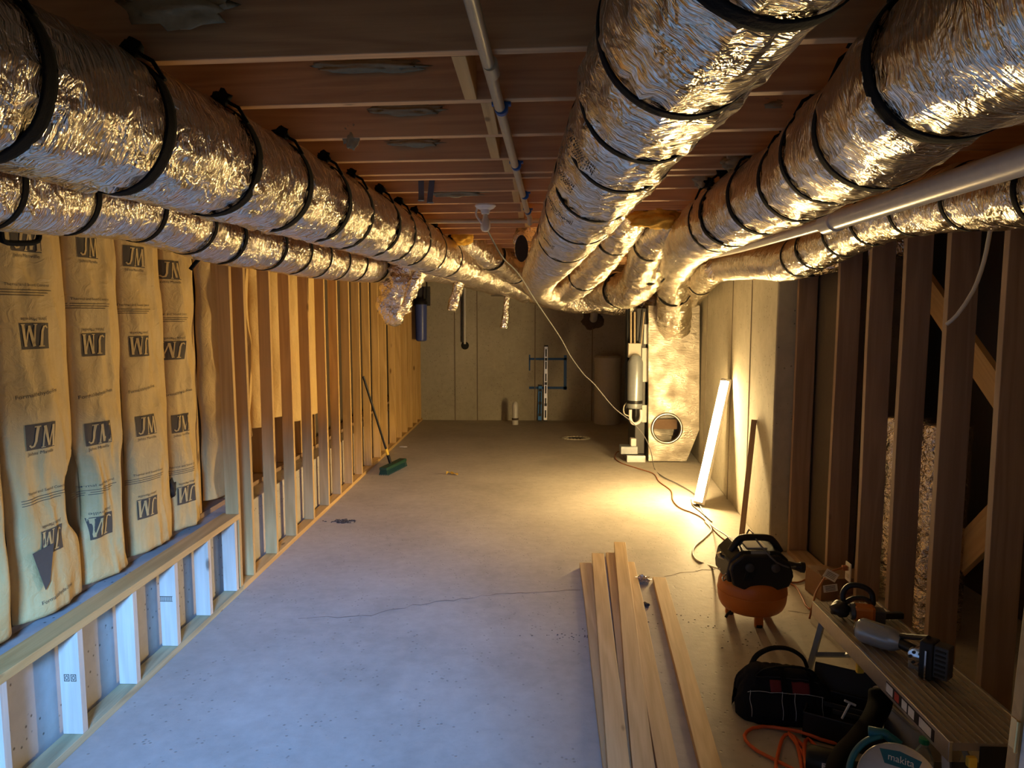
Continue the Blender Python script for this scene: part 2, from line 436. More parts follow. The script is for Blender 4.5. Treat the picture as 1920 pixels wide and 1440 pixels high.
# ------------------------------------------------------------------ joists, bridging, plates
TH = .06
def jline(y):   # end points of a joist whose middle crosses x=-.1 at y
    return Vector((-2.40, y + (2.30) * TH, JB + .1175)), Vector((2.9, y - 3.0 * TH, JB + .1175))
jy = [1.865, 2.275, 2.705, 3.105, 3.40, 3.53, 3.885, 4.295, 4.67]
while jy[-1] < 12.0: jy.append(jy[-1] + .41)
for i, y in enumerate(jy):
    a, b = jline(y)
    if i == len(jy) - 1: pass
    board('floor_joist', a, b, .038, .235, M['joist'], label='brown ceiling joist overhead, %s one counted from the camera' % ORD[i], cat='joist', group='ceiling joists')
for i in range(len(jy) - 1):
    if i == 4: continue
    x = -.185 + .016 * i if i < 6 else -.09 + .008 * (i - 6)
    x += (.02 if i % 2 else -.01)
    k = TH * (x + .1)
    y0, y1 = jy[i] - k + .02, jy[i + 1] - k - .02
    if y1 - y0 < .06: continue
    board('bridging_block', (x, y0, JB + .05), (x, y1, JB + .05), .038, .10, M['block'], label='pale wood bridging block between the %s and %s joists from the camera' % (ORD[i], ORD[i + 1]), cat='wood block', group='bridging blocks in the mid-ceiling line')

board('top_plate', (-2.012, -.5, 2.511), (-2.012, YB - .02, 2.511), .089, .036, M['pine'], label='top plate of the left stud wall under the joists', cat='wood plate')
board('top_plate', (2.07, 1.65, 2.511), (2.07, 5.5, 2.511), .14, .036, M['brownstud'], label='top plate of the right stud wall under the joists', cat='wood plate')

# ------------------------------------------------------------------ left wall: knee wall and full studs
KY = [2.48] + [1.83 * k for k in (1.6002, 1.8325, 2.056, 2.275, 2.486)]
kz = at_x(430, 975, XL).z
board('bottom_plate', (-2.012, -.5, .019), (-2.012, 4.62, .019), .089, .038, M['treated'], label='knee wall bottom plate of greenish lumber along the left floor edge', cat='wood plate')
board('bottom_plate', (-2.012, 4.625, .019), (-2.012, YB - .02, .019), .089, .038, M['pine'], label='pine bottom plate under the full-height left studs', cat='wood plate')
board('ledge_board', (-2.022, -.5, kz - .019), (-2.022, 4.60, kz - .019), .115, .038, M['pine'], label='pine cap board lying along the top of the knee wall', cat='wood plate')
for i, y in enumerate(KY):
    n = len(KY) - 1 - i
    o = board('knee_wall_stud', (-2.012, y - .019, .039), (-2.012, y - .019, kz - .039), .089, .038, M['pine_pale'], up=(0, 1, 0),
          label='short pale stud in the knee wall, ' + ('at its far end by the tall studs' if n == 0 else '%s from its far end' % ORD[n]), cat='stud', group='short knee wall studs')
    if i in (1, 3):
        px, py = (131, 1271) if i == 1 else (312, 1123)
        c = at_y(px, py, y - .0385); mb = MB()
        def mark(x0, z0, x1, z1): mb.box2((x0, y - .0392, z0), (x1, y - .0386, z1))
        if i == 1:
            for q in (-.026, .004):
                x = c.x + q; z = c.z
                mark(x, z - .016, x + .003, z + .016); mark(x + .021, z - .016, x + .024, z + .016); mark(x, z + .013, x + .024, z + .016); mark(x, z - .016, x + .024, z - .013)
                for k in range(12):
                    a0 = 2 * PI * k / 12; mark(x + .012 + .005 * math.cos(a0) - .0014, z + .009 * math.sin(a0) - .002, x + .012 + .005 * math.cos(a0) + .0014, z + .009 * math.sin(a0) + .002)
        else:
            for k in range(11): mark(c.x - .034 + k * .0062, c.z - .013, c.x - .034 + k * .0062 + .0028, c.z + .013)
            mark(c.x - .037, c.z + .012, c.x + .034, c.z + .0155); mark(c.x - .037, c.z - .0155, c.x + .034, c.z - .013)
        mb.build('grade_stamp', M['ink'], o)
LY = [4.573 + .005, 4.80, 5.26, 5.70, 6.18, 6.65, 7.08, 7.54, 7.99, 8.465, 8.97, 9.42, 9.99, 10.44, 10.93, 11.41, 11.89, 12.30]
for i, y in enumerate(LY):
    lab = 'full-height pine stud beside the end of the knee wall' if i == 0 else 'full-height pine stud in the left wall, %s beyond the knee wall' % ORD[i]
    if i == len(LY) - 1: lab = 'full-height pine stud in the left wall, farthest one at the back corner'
    z0 = .0385 if i else .0385
    board('wall_stud', (-2.012, y + .019, z0), (-2.012, y + .019, 2.492), .089, .038, M['pine'], up=(0, 1, 0), label=lab, cat='stud', group='full-height studs of the left wall', wob=.006, seed=i)
# the older framing behind, carrying the batts on the concrete ledge
OY = [2.55, 2.97, 3.37, 3.76, 4.17, 4.60, 5.02, 5.44, 5.86, 6.28, 6.70, 7.12]
board('sill_plate', (-2.30, -.5, .519), (-2.30, YB - .02, .519), .14, .036, M['brownstud'], label='dark sill plate on the left concrete ledge under the batts', cat='wood plate')
for i, y in enumerate(OY):
    if i in (0, 1, 4): continue
    lab = {2: 'outer stud behind the kraft batts, in the gap right of the widest batt', 3: 'outer stud behind the kraft batts, in the gap between second and third batts'}.get(
        i, 'outer stud on the left concrete ledge, %s one after the four printed kraft batts' % ORD[max(i - 5, 0)])
    board('outer_stud', (-2.30, y, .54), (-2.30, y, 2.52), .14, .038, M['pine'], up=(0, 1, 0), label=lab, cat='stud', group='outer studs on the left ledge')

# ------------------------------------------------------------------ right wall studs
RY = [5.455, 4.745, 4.31, 3.92, 3.51, 3.085]
names = ['brown stud standing against the end of the right concrete wall', 'brown stud in the right wall, second from the concrete wall', 'brown stud in the right wall, third from the concrete wall',
         'brown stud in the right wall, fourth from the concrete wall', 'brown stud in the right wall, fifth from the concrete wall', 'knotty brown stud in the right wall, nearest the entry door']
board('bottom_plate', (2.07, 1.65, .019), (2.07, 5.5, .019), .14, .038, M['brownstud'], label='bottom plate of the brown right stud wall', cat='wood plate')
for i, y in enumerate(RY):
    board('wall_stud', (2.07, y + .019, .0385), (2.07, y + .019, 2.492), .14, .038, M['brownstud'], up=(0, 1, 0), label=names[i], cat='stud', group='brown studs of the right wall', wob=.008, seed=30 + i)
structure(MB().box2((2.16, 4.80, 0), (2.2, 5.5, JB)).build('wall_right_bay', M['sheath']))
# under-stair framing glimpsed between the studs
def diag(px0, px1, x, wid, label, mat):
    a, b = at_x(*px0, x), at_x(*px1, x)
    return board('stair_stringer', a, b, wid, .038, mat, up=(1, 0, 0), label=label, cat='stair framing')
diag((1715, 505), (1915, 795), 2.5, .16, 'diagonal stair board descending behind the right studs at eye height', M['block'])
diag((1680, 1165), (1900, 945), 2.45, .18, 'diagonal yellow board rising behind the right studs near the floor', M['block'])
a = at_x(1800, 430, 2.8); b = at_x(1915, 790, 2.8)
dp = MB().box2((2.80, 2.25, 1.55), (2.815, 4.35, 2.5)).build('drywall_back', M['drywall'], origin=(2.8, 3.3, 2.0))
tag(dp, 'tan back of a drywall sheet behind the right studs', 'drywall')
MB().box2((2.797, 2.3, 1.93), (2.80, 4.3, 1.938)).box2((2.797, 2.3, 1.915), (2.80, 4.3, 1.922)).build('paper_seam', M['paper'], dp)

# ------------------------------------------------------------------ insulated ducts
def resample(pts, step):
    out = [pts[0]]; acc = 0
    for a, b in zip(pts, pts[1:]):
        L = (b - a).length; d = step - acc
        while d <= L and L > 0: out.append(a + (b - a) * (d / L)); d += step
        acc = (acc + L) % step if L else acc
        acc = L - (d - step)
    return out
class Duct:
    def __init__(s, name, label, pts, r, straps=(), mat=None, seed=0, n=56, step=.016, crumple=.05, ripple=.014, rfreq=21, ties=True, strapw=.042, r1=None, cat='air duct', group=None, cap=True, pleat=.022, flat=1.0):
        s.line = resample(catmull(pts, .02), step); s.step = step; s.seed = seed; m = len(s.line); s.flat = flat
        s.r0, s.r1 = r, (r1 or r); s.crumple = crumple; s.pleat = pleat; s.ripple = ripple; s.rfreq = rfreq
        s.T = []; s.N = []
        t = (s.line[1] - s.line[0]).normalized(); up = Vector((0, 0, 1)) if abs(t.z) < .9 else Vector((0, 1, 0)); nn = (up - t * up.dot(t)).normalized()
        for i in range(m):
            t = (s.line[min(i + 1, m - 1)] - s.line[max(i - 1, 0)]).normalized(); nn = (nn - t * nn.dot(t)).normalized(); s.T.append(t); s.N.append(nn)
        s.si = []
        for q in straps:
            if isinstance(q, tuple): s.si.append(int(q[0] * (m - 1)))
            else: s.si.append(min(range(m), key=lambda i: abs(s.line[i].y - q)))
        mb = MB(); mb.uv = []; n1 = n + 1; vs = []; fs = []
        for i in range(m):
            for k in range(n1):
                th = 2 * PI * k / n; vs.append(s.surf(i, th)); mb.uv.append((i * step + seed * 3.7, th * r))
        for i in range(m - 1):
            for k in range(n): fs.append((i * n1 + k, i * n1 + k + 1, (i + 1) * n1 + k + 1, (i + 1) * n1 + k))
        if cap:
            fs.append(tuple(range(n - 1, -1, -1))); fs.append(tuple((m - 1) * n1 + k for k in range(n)))
        mb.add(vs, fs)
        s.o = mb.build(name, mat or M['foil'], origin=s.line[m // 2], smooth='all', fixn=True)
        tag(s.o, label, cat, group)
        sc = s.line[m // 2]
        for j, i in enumerate(s.si):
            mb = MB(); hw = max(1, int(strapw / step / 2)); R = random.Random(seed * 50 + j); tilt = R.uniform(-.02, .02)
            rows = [-strapw / 2, -strapw / 4, strapw / 4, strapw / 2]; vs = []
            for d in rows:
                c = s.line[i] + s.T[i] * d; b = s.T[i].cross(s.N[i]); r_ = s.rad(i) * .968 + .004
                for k in range(48):
                    th = 2 * PI * k / 48; wv = 1 + .012 * noise.noise(Vector((math.cos(th) * 2, math.sin(th) * 2, seed + j * 3)))
                    vs.append(c + (s.N[i] * math.cos(th) * s.flat + b * math.sin(th)) * r_ * wv + s.T[i] * tilt * math.sin(th))
            fs = [(q * 48 + k, q * 48 + (k + 1) % 48, (q + 1) * 48 + (k + 1) % 48, (q + 1) * 48 + k) for q in range(len(rows) - 1) for k in range(48)]
            mb.add(vs, fs)
            if ties and s.line[i].z + s.rad(i) > JB - .07:
                top = s.line[i] + Vector((0, 0, s.rad(i)))
                sd = 1 if s.line[i].x < 0 else -1
                k0 = top + Vector((sd * .07, -.01, -.02)); k0.z = JB + .01
                mb.blob(k0 + Vector((0, -.012, .0)), (.028, .02, .022), seed=j, amp=.6, nu=10, nv=7)
                e = s.line[i] + Vector((sd * s.rad(i) * .80, 0, s.rad(i) * .62))
                for dd in (-.008, .01): mb.box2(k0 + Vector((dd - .006, -.024, -.03 - .05 * R.random())), k0 + Vector((dd + .006, -.02, 0)))
                mb.tube([k0, (k0 + e) / 2 + Vector((sd * .01, 0, .01)), e], .011, 6, flat=.4)
            mb.build('hanging_strap', M['strap'], s.o, smooth='all', solid=.0025)
    def rad(s, i):
        t = i / max(1, len(s.line) - 1); return s.r0 + (s.r1 - s.r0) * t
    def surf(s, i, th, off=0.0):
        i = max(0, min(len(s.line) - 1, i)); c = s.line[i]; b = s.T[i].cross(s.N[i]); r = s.rad(i)
        u = i * s.step; ct, st = math.cos(th), math.sin(th)
        near = 1e9; jn = 0
        for j, q in enumerate(s.si):
            d = (i - q) * s.step
            if abs(d) < abs(near): near, jn = d, j
        k = 1 + s.crumple * .75 * noise.noise(Vector((u * 4.5, ct * 1.5, st * 1.5 + s.seed * 9.1))) + s.crumple * .45 * noise.noise(Vector((u * 13, ct * 3.4, st * 3.4 + s.seed * 5)))
        ridge = 1 - abs(noise.noise(Vector((u * 7 + 3 * ct, ct * 4.2, st * 4.2 + s.seed * 2.7)))) * 2
        k += s.crumple * .28 * max(0, ridge) ** 3
        k += s.ripple * noise.noise(Vector((u * s.rfreq + 1.2 * st, ct * 1.6, st * 1.6 + s.seed * 1.7)))
        if abs(near) < .3:
            k -= .075 * math.exp(-(near / .035) ** 2)
            g = math.exp(-(near / .10) ** 2) * (1 - math.exp(-(near / .018) ** 2))
            k += s.pleat * g * math.sin(17 * th + 6 * noise.noise(Vector((ct, st, jn + s.seed))))
        else: k += 0
        b2 = (s.N[i] * ct * s.flat + b * st)
        return c + b2 * (r * k + off)
P = at_y
def low(p, r):   # keep a duct just under the joists
    p = Vector(p); p.z = min(p.z, JB - r + .015); return p
rA, rB, rC, rD, rE = .185, .16, .15, .165, .14
A = [low((-1.17, -.58, 2.33), rA), low((-1.17, .6, 2.33), rA)] + [low(P(*q), rA) for q in [(-66, 105, 1.46), (214, 233, 1.87), (385, 290, 2.28), (500, 333, 2.71), (583, 362, 3.11), (642, 388, 3.5), (690, 408, 3.88), (728, 426, 4.3), (760, 444, 4.68), (812, 464, 5.76), (850, 485, 6.6), (895, 508, 7.6), (945, 528, 8.8), (985, 545, 9.4)]]
dA = Duct('insulated_duct', 'large foil-wrapped flexible duct along the upper left, hung by black straps', A, rA, [1.46, 1.865, 2.275, 2.705, 3.105, 3.46, 3.885, 4.295, 4.67, 5.4, 6.2], seed=1, r1=.16, crumple=.075, pleat=.034)
B = [(-1.72, -.58, 2.28), (-1.75, .8, 2.28), (-1.77, 1.7, 2.28)] + [P(*q) for q in [(40, 352, 2.5), (126, 364, 2.75), (262, 387, 3.15), (344, 416, 3.52), (408, 440, 3.9), (492, 457, 4.3), (541, 468, 4.66), (585, 479, 5.1), (621, 486, 5.5), (661, 492, 5.95), (720, 497, 6.6), (785, 498, 7.4), (850, 508, 8.3), (925, 530, 9.2)]]
dB = Duct('insulated_duct', 'lower left foil duct running under the large one, above the kraft batts', B, rB, [2.3, 2.72, 3.13, 3.52, 3.9, 4.3, 4.66, 5.08, 5.5, 5.9, 6.35], seed=2, ties=False, strapw=.03)
Cp = [low(v, rC) for v in [(.345, -.58, 2.40), (.33, .5, 2.40), P(1345, -40, 1.08), P(1301, 23, 1.2), P(1230, 148, 1.5), P(1159, 272, 2.0), P(1088, 396, 3.0), P(1052, 455, 4.0), P(1030, 490, 5.0), P(1014, 516, 6.2), P(1012, 538, 7.4), P(1045, 556, 8.4)]]
dC = Duct('insulated_duct', 'foil duct descending through the ceiling centre, its near end at the top edge', Cp, rC, [.92, 1.25, 1.58, 1.9, 2.35, 2.9, 3.6], seed=3, crumple=.10, ties=False, strapw=.03, pleat=.035)
Dp = [low(v, rD) for v in [(.86, -.58, 2.37), (.86, .7, 2.37), P(1795, 100, 1.46), P(1654, 230, 1.87), P(1568, 280, 2.28), P(1508, 330, 2.71), P(1436, 366, 3.1), P(1364, 405, 3.6), P(1312, 438, 4.5), P(1283, 468, 5.8), P(1268, 500, 7.2)]]
dD = Duct('insulated_duct', 'large foil duct along the upper right with black bands', Dp, rD, [.95, 1.46, 1.87, 2.28, 2.71, 3.1, 3.46, 3.75], seed=4, mat=M['foil_grid'], crumple=.06, ties=True, pleat=.03)
Ep = [(1.72, 1.64, 2.285), (1.76, 2.2, 2.285)] + [P(*q) for q in [(1905, 356, 2.70), (1740, 381, 3.33), (1650, 407, 3.8), (1560, 450, 4.4), (1480, 488, 5.1), (1420, 490, 5.6), (1372, 495, 6.4), (1325, 505, 7.6)]]
dE = Duct('insulated_duct', 'lower right foil duct passing in front of the brown studs', Ep, rE, [2.5, 2.95, 3.42, 3.85, 4.2, 4.6, 4.9], seed=5, ties=False, pleat=.035, strapw=.03)
# branches and drops round the hub
def hub(label, pts, r, straps=(), seed=0, mat=None, r1=None, crumple=.11, **k):
    return Duct('branch_duct', label, [P(*q) for q in pts], r, [(q,) for q in straps], seed=seed, mat=mat, r1=r1, crumple=crumple, ties=False, step=.014, n=56, ripple=.05, rfreq=20, strapw=.05, group='branch ducts at the hub', **k)
hub('foil trunk lying low across the back of the room at the hub', [(1000, 545, 9.4), (1060, 560, 9.35), (1140, 565, 9.3), (1222, 570, 9.4)], .17, seed=11, mat=M['foil_crumple'])
hub('foil branch bending like a U beneath the hub, right of the middle', [(1225, 478, 7.2), (1212, 512, 7.5), (1183, 540, 7.9), (1150, 545, 8.3), (1120, 548, 9.0)], .20, (.12, .55), seed=12)
hub('foil branch curving down left with a black band under the ceiling centre duct', [(1186, 375, 5.3), (1170, 415, 5.6), (1145, 455, 6.2), (1110, 500, 6.9), (1080, 530, 7.6), (1050, 545, 8.5)], .165, (.22, .6), seed=13)
hub('foil branch arching over beside the yellow fibre, with a slack black band', [(1320, 392, 5.0), (1268, 418, 5.5), (1228, 448, 6.0), (1207, 485, 6.7), (1195, 520, 7.6)], .15, (.45,), seed=14)
hub('foil drop entering the top front of the tall foil plenum', [(1266, 478, 7.3), (1265, 520, 7.9), (1264, 556, 8.35), (1264, 592, 8.62), (1264, 611, 8.95)], .175, (.55,), seed=15, r1=.2)
hub('foil branch behind the plenum top against the right concrete wall', [(1350, 497, 6.6), (1322, 520, 7.6), (1303, 545, 8.4), (1292, 560, 9.2)], .14, (.5,), seed=16, mat=M['foil_crumple'])
hub('short foil branch above the left trunk near the light bulb', [(838, 436, 6.3), (880, 455, 6.7), (925, 482, 7.3), (965, 508, 8.2), (995, 530, 9.0)], .15, (.35, .7), seed=17)
hub('foil branch passing through the right stud bays near the concrete', [(1488, 500, 5.4), (1540, 488, 5.05), (1620, 470, 4.9), (1720, 450, 4.85)], .10, (.3,), seed=18, mat=M['foil_crumple'])
mb = MB().tube([P(921, 541, 9.7), P(985, 543, 9.7), P(1040, 545, 9.7)], .105, 30)
o = tag(mb.build('round_metal_duct', M['steel'], origin=P(985, 543, 9.7), smooth=True), 'short bare silver metal duct with a black band at the hub', 'air duct')
MB().tube([P(983, 543, 9.7), P(992, 543, 9.7)], .11, 30).build('band', M['strap'], o, smooth=True)
for x_ in (950, 987): MB().tube([P(x_, 543, 9.7), Vector((P(x_, 543, 9.7).x, P(x_, 543, 9.7).y, JB + .02))], .012, 8).build('hanger', M['strap'], o, smooth=True)
# hanging foil scraps
def scrap(label, pts, rr, seed, flat=.55, n=26):
    line = resample(catmull([P(*q) for q in pts], .02), .018); m = len(line); rs = []
    for i in range(m):
        t = i / (m - 1) * (len(rr) - 1); k = min(int(t), len(rr) - 2); rs.append(rr[k] + (rr[k + 1] - rr[k]) * (t - k))
    mb = MB(); mb.uv = []; vs = []; fs = []
    for i, c in enumerate(line):
        t = (line[min(i + 1, m - 1)] - line[max(i - 1, 0)]).normalized(); sx = Vector((1, .3, 0)); sx = (sx - t * sx.dot(t)).normalized(); sy = t.cross(sx)
        for k in range(n + 1):
            th = 2 * PI * (k % n) / n; q = 1 + .38 * noise.noise(Vector((i * .22, math.cos(th) * 1.8, math.sin(th) * 1.8 + seed * 4))) + .16 * noise.noise(Vector((i * .6, math.cos(th) * 5, math.sin(th) * 5 + seed)))
            vs.append(c + (sx * math.cos(th) + sy * math.sin(th) * flat) * rs[i] * q); mb.uv.append((i * .018 + seed, th * rs[i]))
    for i in range(m - 1):
        for k in range(n): fs.append((i * (n + 1) + k, i * (n + 1) + k + 1, (i + 1) * (n + 1) + k + 1, (i + 1) * (n + 1) + k))
    mb.add(vs, fs)
    return tag(mb.build('foil_sleeve', M['foil_crumple'], origin=line[m // 2], smooth='all', solid=.002), label, 'foil sleeve', 'loose foil sleeves hanging from the ducts')
scrap('wide crumpled foil sleeve hanging open beside the blue filter', [(768, 490, 6.3), (758, 530, 6.3), (742, 562, 6.35), (738, 590, 6.35), (748, 610, 6.4)], [.13, .15, .15, .14, .05], 1)
scrap('slim foil strip hanging in front of the wide crumpled sleeve', [(785, 495, 6.2), (778, 525, 6.2), (766, 555, 6.2), (757, 578, 6.2)], [.05, .045, .035, .03], 2)
scrap('small foil sleeve hanging before the back wall pipe', [(862, 520, 8.2), (856, 550, 8.2), (846, 584, 8.2)], [.05, .06, .05], 3)
scrap('thinnest foil sleeve hanging down the middle of the back wall', [(951, 553, 9.2), (949, 585, 9.2), (944, 616, 9.2)], [.035, .04, .05], 4)
# open cut sleeve with a dark mouth at the hub
o = scrap('foil sleeve cut open with a dark mouth right of the light bulb', [(1003, 425, 5.6), (985, 455, 5.55), (976, 486, 5.5)], [.09, .10, .04], 5, flat=.5)
c = P(978, 466, 5.42)
mb = MB().lathe([(0, 0), (.05, 0), (.05, .004), (0, .004)], c, 24, Matrix.Rotation(PI / 2, 3, 'X') @ Matrix.Scale(2.0, 3, Vector((0, 1, 0))))
mb.build('mouth_shade', M['rubber'], o, smooth=True)  # black oval disc put in for the shade inside the sleeve
# printed lines on the foil
def prints(d, i0, rows, th0, dth, du, ncol, mat, seed, h=.010, wd=.004):
    R = random.Random(seed); mb = MB()
    for r_ in range(rows):
        for k in range(ncol):
            if R.random() < .2: continue
            ii = i0 + r_ * du; a = th0 + k * dth; hh = h * R.uniform(.6, 1)
            c = d.surf(ii, a, .003); t = d.T[ii]; b = (d.surf(ii, a + .02) - d.surf(ii, a - .02)).normalized(); nn = t.cross(b).normalized()
            q = [c + b * sx * wd * .5 + t * sy * hh for sx, sy in ((-1, -1), (1, -1), (1, 1), (-1, 1))]
            mb.add(q, [(0, 1, 2, 3)])
    return mb.build('printed_marking', mat, d.o)
for q, (yy, a0) in enumerate(((1.75, 3.9), (2.05, 4.1), (2.5, 3.8), (3.2, 3.9))):
    i = min(range(len(dC.line)), key=lambda j: abs(dC.line[j].y - yy))
    pm = prints(dC, i, 3, a0 - .1, .04, 2, 20, M['inkblack'], 60 + q)
i = min(range(len(dA.line)), key=lambda j: abs(dA.line[j].y - 1.2))
prints(dA, i, 3, 1.25, .05, 2, 16, M['inkred'], 71, h=.016)

# ------------------------------------------------------------------ kraft-faced batts
def text_mesh(body, size):
    cu = bpy.data.curves.new('t', 'FONT'); cu.body = body; cu.size = size; cu.align_x = 'CENTER'; cu.align_y = 'CENTER'; cu.resolution_u = 3
    ob = bpy.data.objects.new('t', cu); COL.objects.link(ob)
    bpy.context.view_layer.update(); dg = bpy.context.evaluated_depsgraph_get()
    me = bpy.data.meshes.new_from_object(ob.evaluated_get(dg))
    vs = [v.co.copy() for v in me.vertices]; fs = [tuple(p.vertices) for p in me.polygons]
    bpy.data.objects.remove(ob); bpy.data.meshes.remove(me); bpy.data.curves.remove(cu)
    return vs, fs
TXT = {}
def text(body, size):
    if (body, size) not in TXT: TXT[(body, size)] = text_mesh(body, size)
    return TXT[(body, size)]
XB = -2.225
class Batt:
    def __init__(s, y0, y1, label, seed, z0=.545, z1=2.5, pulls=(), ragged=0.02, deep=.075, group='kraft insulation batts of the left wall'):
        s.y0, s.y1, s.seed, s.z0, s.z1, s.pulls, s.rg, s.deep = y0, y1, seed, z0, z1, pulls, ragged, deep
        W = y1 - y0; nu, nv = 36, 150
        og = Vector((XB, (y0 + y1) / 2, z0))
        mb = MB().sheet(lambda u, v: s.pt(u, v), nu, nv)
        s.o = mb.build('insulation_batt', M['kraft'], origin=og, smooth='all', solid=.003)
        tag(s.o, label, 'insulation', group)
    def edges(s, z):
        a = s.y0 + s.rg * noise.noise(Vector((z * 3.2, s.seed, 0))) ; b = s.y1 + s.rg * noise.noise(Vector((z * 3.2, s.seed, 5)))
        for side, zc, wz, am in s.pulls:
            k = am * math.exp(-((z - zc) / wz) ** 4)
            if side < 0: a += k
            else: b -= k
        return a, b
    def pt(s, u, v, off=0.0):
        z = s.z0 + (s.z1 - s.z0) * v; a, b = s.edges(z); y = a + (b - a) * u
        e = math.sin(PI * min(max(u, 0), 1)); bul = s.deep * e ** .55
        n = .022 * noise.noise(Vector((y * 5, z * 2.2, s.seed * 2))) + .012 * noise.noise(Vector((y * 13, z * 5, s.seed)))
        fold = .010 * (1 - abs(noise.noise(Vector((y * 9 + z * 1.5, z * 1.6, s.seed * 3.3)))) * 2) ** 2
        for side, zc, wz, am in s.pulls:
            k = math.exp(-((z - zc) / wz) ** 4); q = (u if side < 0 else 1 - u)
            bul += .035 * k * math.exp(-((q - .18) / .14) ** 2)
        return Vector((XB + bul + (n + fold) * (.25 + e) + off, y, z))
    def at(s, y, z, off=.004):
        a, b = s.edges(z); return s.pt((y - a) / (b - a), (z - s.z0) / (s.z1 - s.z0), off)
    def put(s, vs, fs, yc, zc, name, mat, flip=False, tilt=0.0, sx=1.0, off=.004, parent=None):
        out = []
        ct, st = math.cos(tilt + (PI if flip else 0)), math.sin(tilt + (PI if flip else 0))
        for v in vs:
            x, y = v.x * sx, v.y; out.append(s.at(yc + x * ct - y * st, zc + x * st + y * ct, off))
        return MB().add(out, fs).build(name, mat, parent or s.o)
    def logo(s, px, py, flip=False, tilt=0.0):
        p = at_x(px, py, XB + s.deep * .9); yc, zc = p.y, p.z; w_, h_ = .135, .112
        sh = MB().sheet(lambda u, v: Vector(((u - .5) * w_, (v - .5) * h_, 0)), 12, 8)
        bx = s.put(sh.v, sh.f, yc, zc, 'printed_logo', M['ink'], flip, tilt, off=.004)
        vs, fs = JMV, JMF
        s.put(vs, fs, yc, zc, 'logo_letters', M['kraft'], flip, tilt, off=.0065, parent=bx)
        vs, fs = text('Johns Manville', .021)
        d = -.073 * (-1 if flip else 1)
        s.put(vs, fs, yc - d * math.sin(tilt) , zc + d, 'printed_lettering', M['ink'], flip, tilt)
    def line(s, body, px, py, size, tilt=0.0, bars=False):
        p = at_x(px, py, XB + s.deep * .9); vs, fs = text(body, size)
        s.put(vs, fs, p.y, p.z, 'printed_lettering', M['ink'], False, tilt)
        if bars:
            mb = MB()
            for k in range(3):
                y = -.022 - k * .011; mb.sheet(lambda u, v, y=y, k=k: Vector((-.13 + u * (.24 - .02 * k), y + (v - .5) * .0028, 0)), 14, 1)
            s.put(mb.v, mb.f, p.y, p.z, 'printed_rules', M['ink'], False, tilt)
def letters():   # slanted serif J and M for the printed square
    def bar(pts, w0, w1=None):
        out = []; n = len(pts)
        for i, (x, y) in enumerate(pts):
            a_ = Vector(pts[max(i - 1, 0)]); c_ = Vector(pts[min(i + 1, n - 1)]); d_ = (c_ - a_).normalized(); w_ = w0 + ((w1 or w0) - w0) * i / max(1, n - 1)
            out.append((x - d_.y * w_ / 2, y + d_.x * w_ / 2, x + d_.y * w_ / 2, y - d_.x * w_ / 2))
        vs = [Vector((o_[0], o_[1], 0)) for o_ in out] + [Vector((o_[2], o_[3], 0)) for o_ in out]
        return vs, [(i, i + 1, n + i + 1, n + i) for i in range(n - 1)]
    V, Fc = [], []
    for pts, w_, w2 in (([(-.018, .043), (-.024, .01), (-.027, -.02), (-.035, -.04), (-.047, -.043), (-.056, -.034)], .013, .007), ([(-.034, .044), (-.006, .044)], .005, .005),
                        ([(.001, -.05), (.012, .043)], .006, .006), ([(.012, .044), (.028, -.045)], .013, .012), ([(.028, -.045), (.052, .044)], .006, .006), ([(.052, .044), (.056, -.05)], .013, .013),
                        ([(-.006, -.05), (.010, -.05)], .004, .004), ([(.046, -.05), (.066, -.05)], .004, .004)):
        v_, f_ = bar(pts, w_, w2); n = len(V); V += v_; Fc += [tuple(i + n for i in q) for q in f_]
    return V, Fc
JMV, JMF = letters()
e = [at_x(x, 600, XB + .02).y for x in (124, 221, 303, 356)]
y_l = at_x(4, 740, XB + .03).y
b0 = Batt(2.45, y_l - .015, 'kraft batt at the left frame edge, before the first full one', 20, pulls=((1, .9, .35, .05),))
b1 = Batt(y_l, e[0], 'widest kraft batt, leftmost fully seen, above the knee wall', 21, pulls=((1, 1.02, .17, .13),))
b2 = Batt(e[0] + .012, e[1], 'second kraft batt from the left, with a grey gap on its right', 22, pulls=((1, .90, .36, .12), (-1, 1.0, .2, .03)))
b3 = Batt(e[1] + .015, e[2], 'third kraft batt from the left, smooth and narrow', 23)
b4 = Batt(e[2] + .015, e[3] + .02, 'fourth kraft batt from the left, with a dark torn hole low down', 24, pulls=((1, .75, .12, .10),))
TS, FF = 'Thermal and Sound Control', 'Formaldehyde-Free'
for b, L in ((b1, [(47, 447, 'u'), (63, 630, 'f'), (73, 817, 'u'), (92, 1012, 'f'), (52, 534, 't'), (84, 918, 't'), (68, 738, 'F'), (104, 1112, 'F')]),
             (b2, [(167, 462, 'u'), (176, 646, 'f'), (184, 812, 'u'), (191, 985, 'f'), (171, 561, 't'), (188, 906, 't'), (182, 738, 'F')]),
             (b3, [(254, 481, 'u'), (264, 649, 'f'), (273, 797, 'u'), (279, 951, 'f'), (258, 572, 't'), (279, 885, 't'), (270, 729, 'F')]),
             (b4, [(324, 506, 'u'), (331, 657, 'f'), (343, 793, 'u'), (349, 926, 'f'), (328, 589, 't'), (347, 872, 't'), (339, 736, 'F')])):
    for (x, y, k) in L:
        if k == 'u': b.logo(x, y)
        elif k == 'f': b.logo(x, y, True)
        elif k == 't': b.line(TS, x, y, .0175, bars=True)
        else: b.line(FF, x, y, .025, tilt=.10)
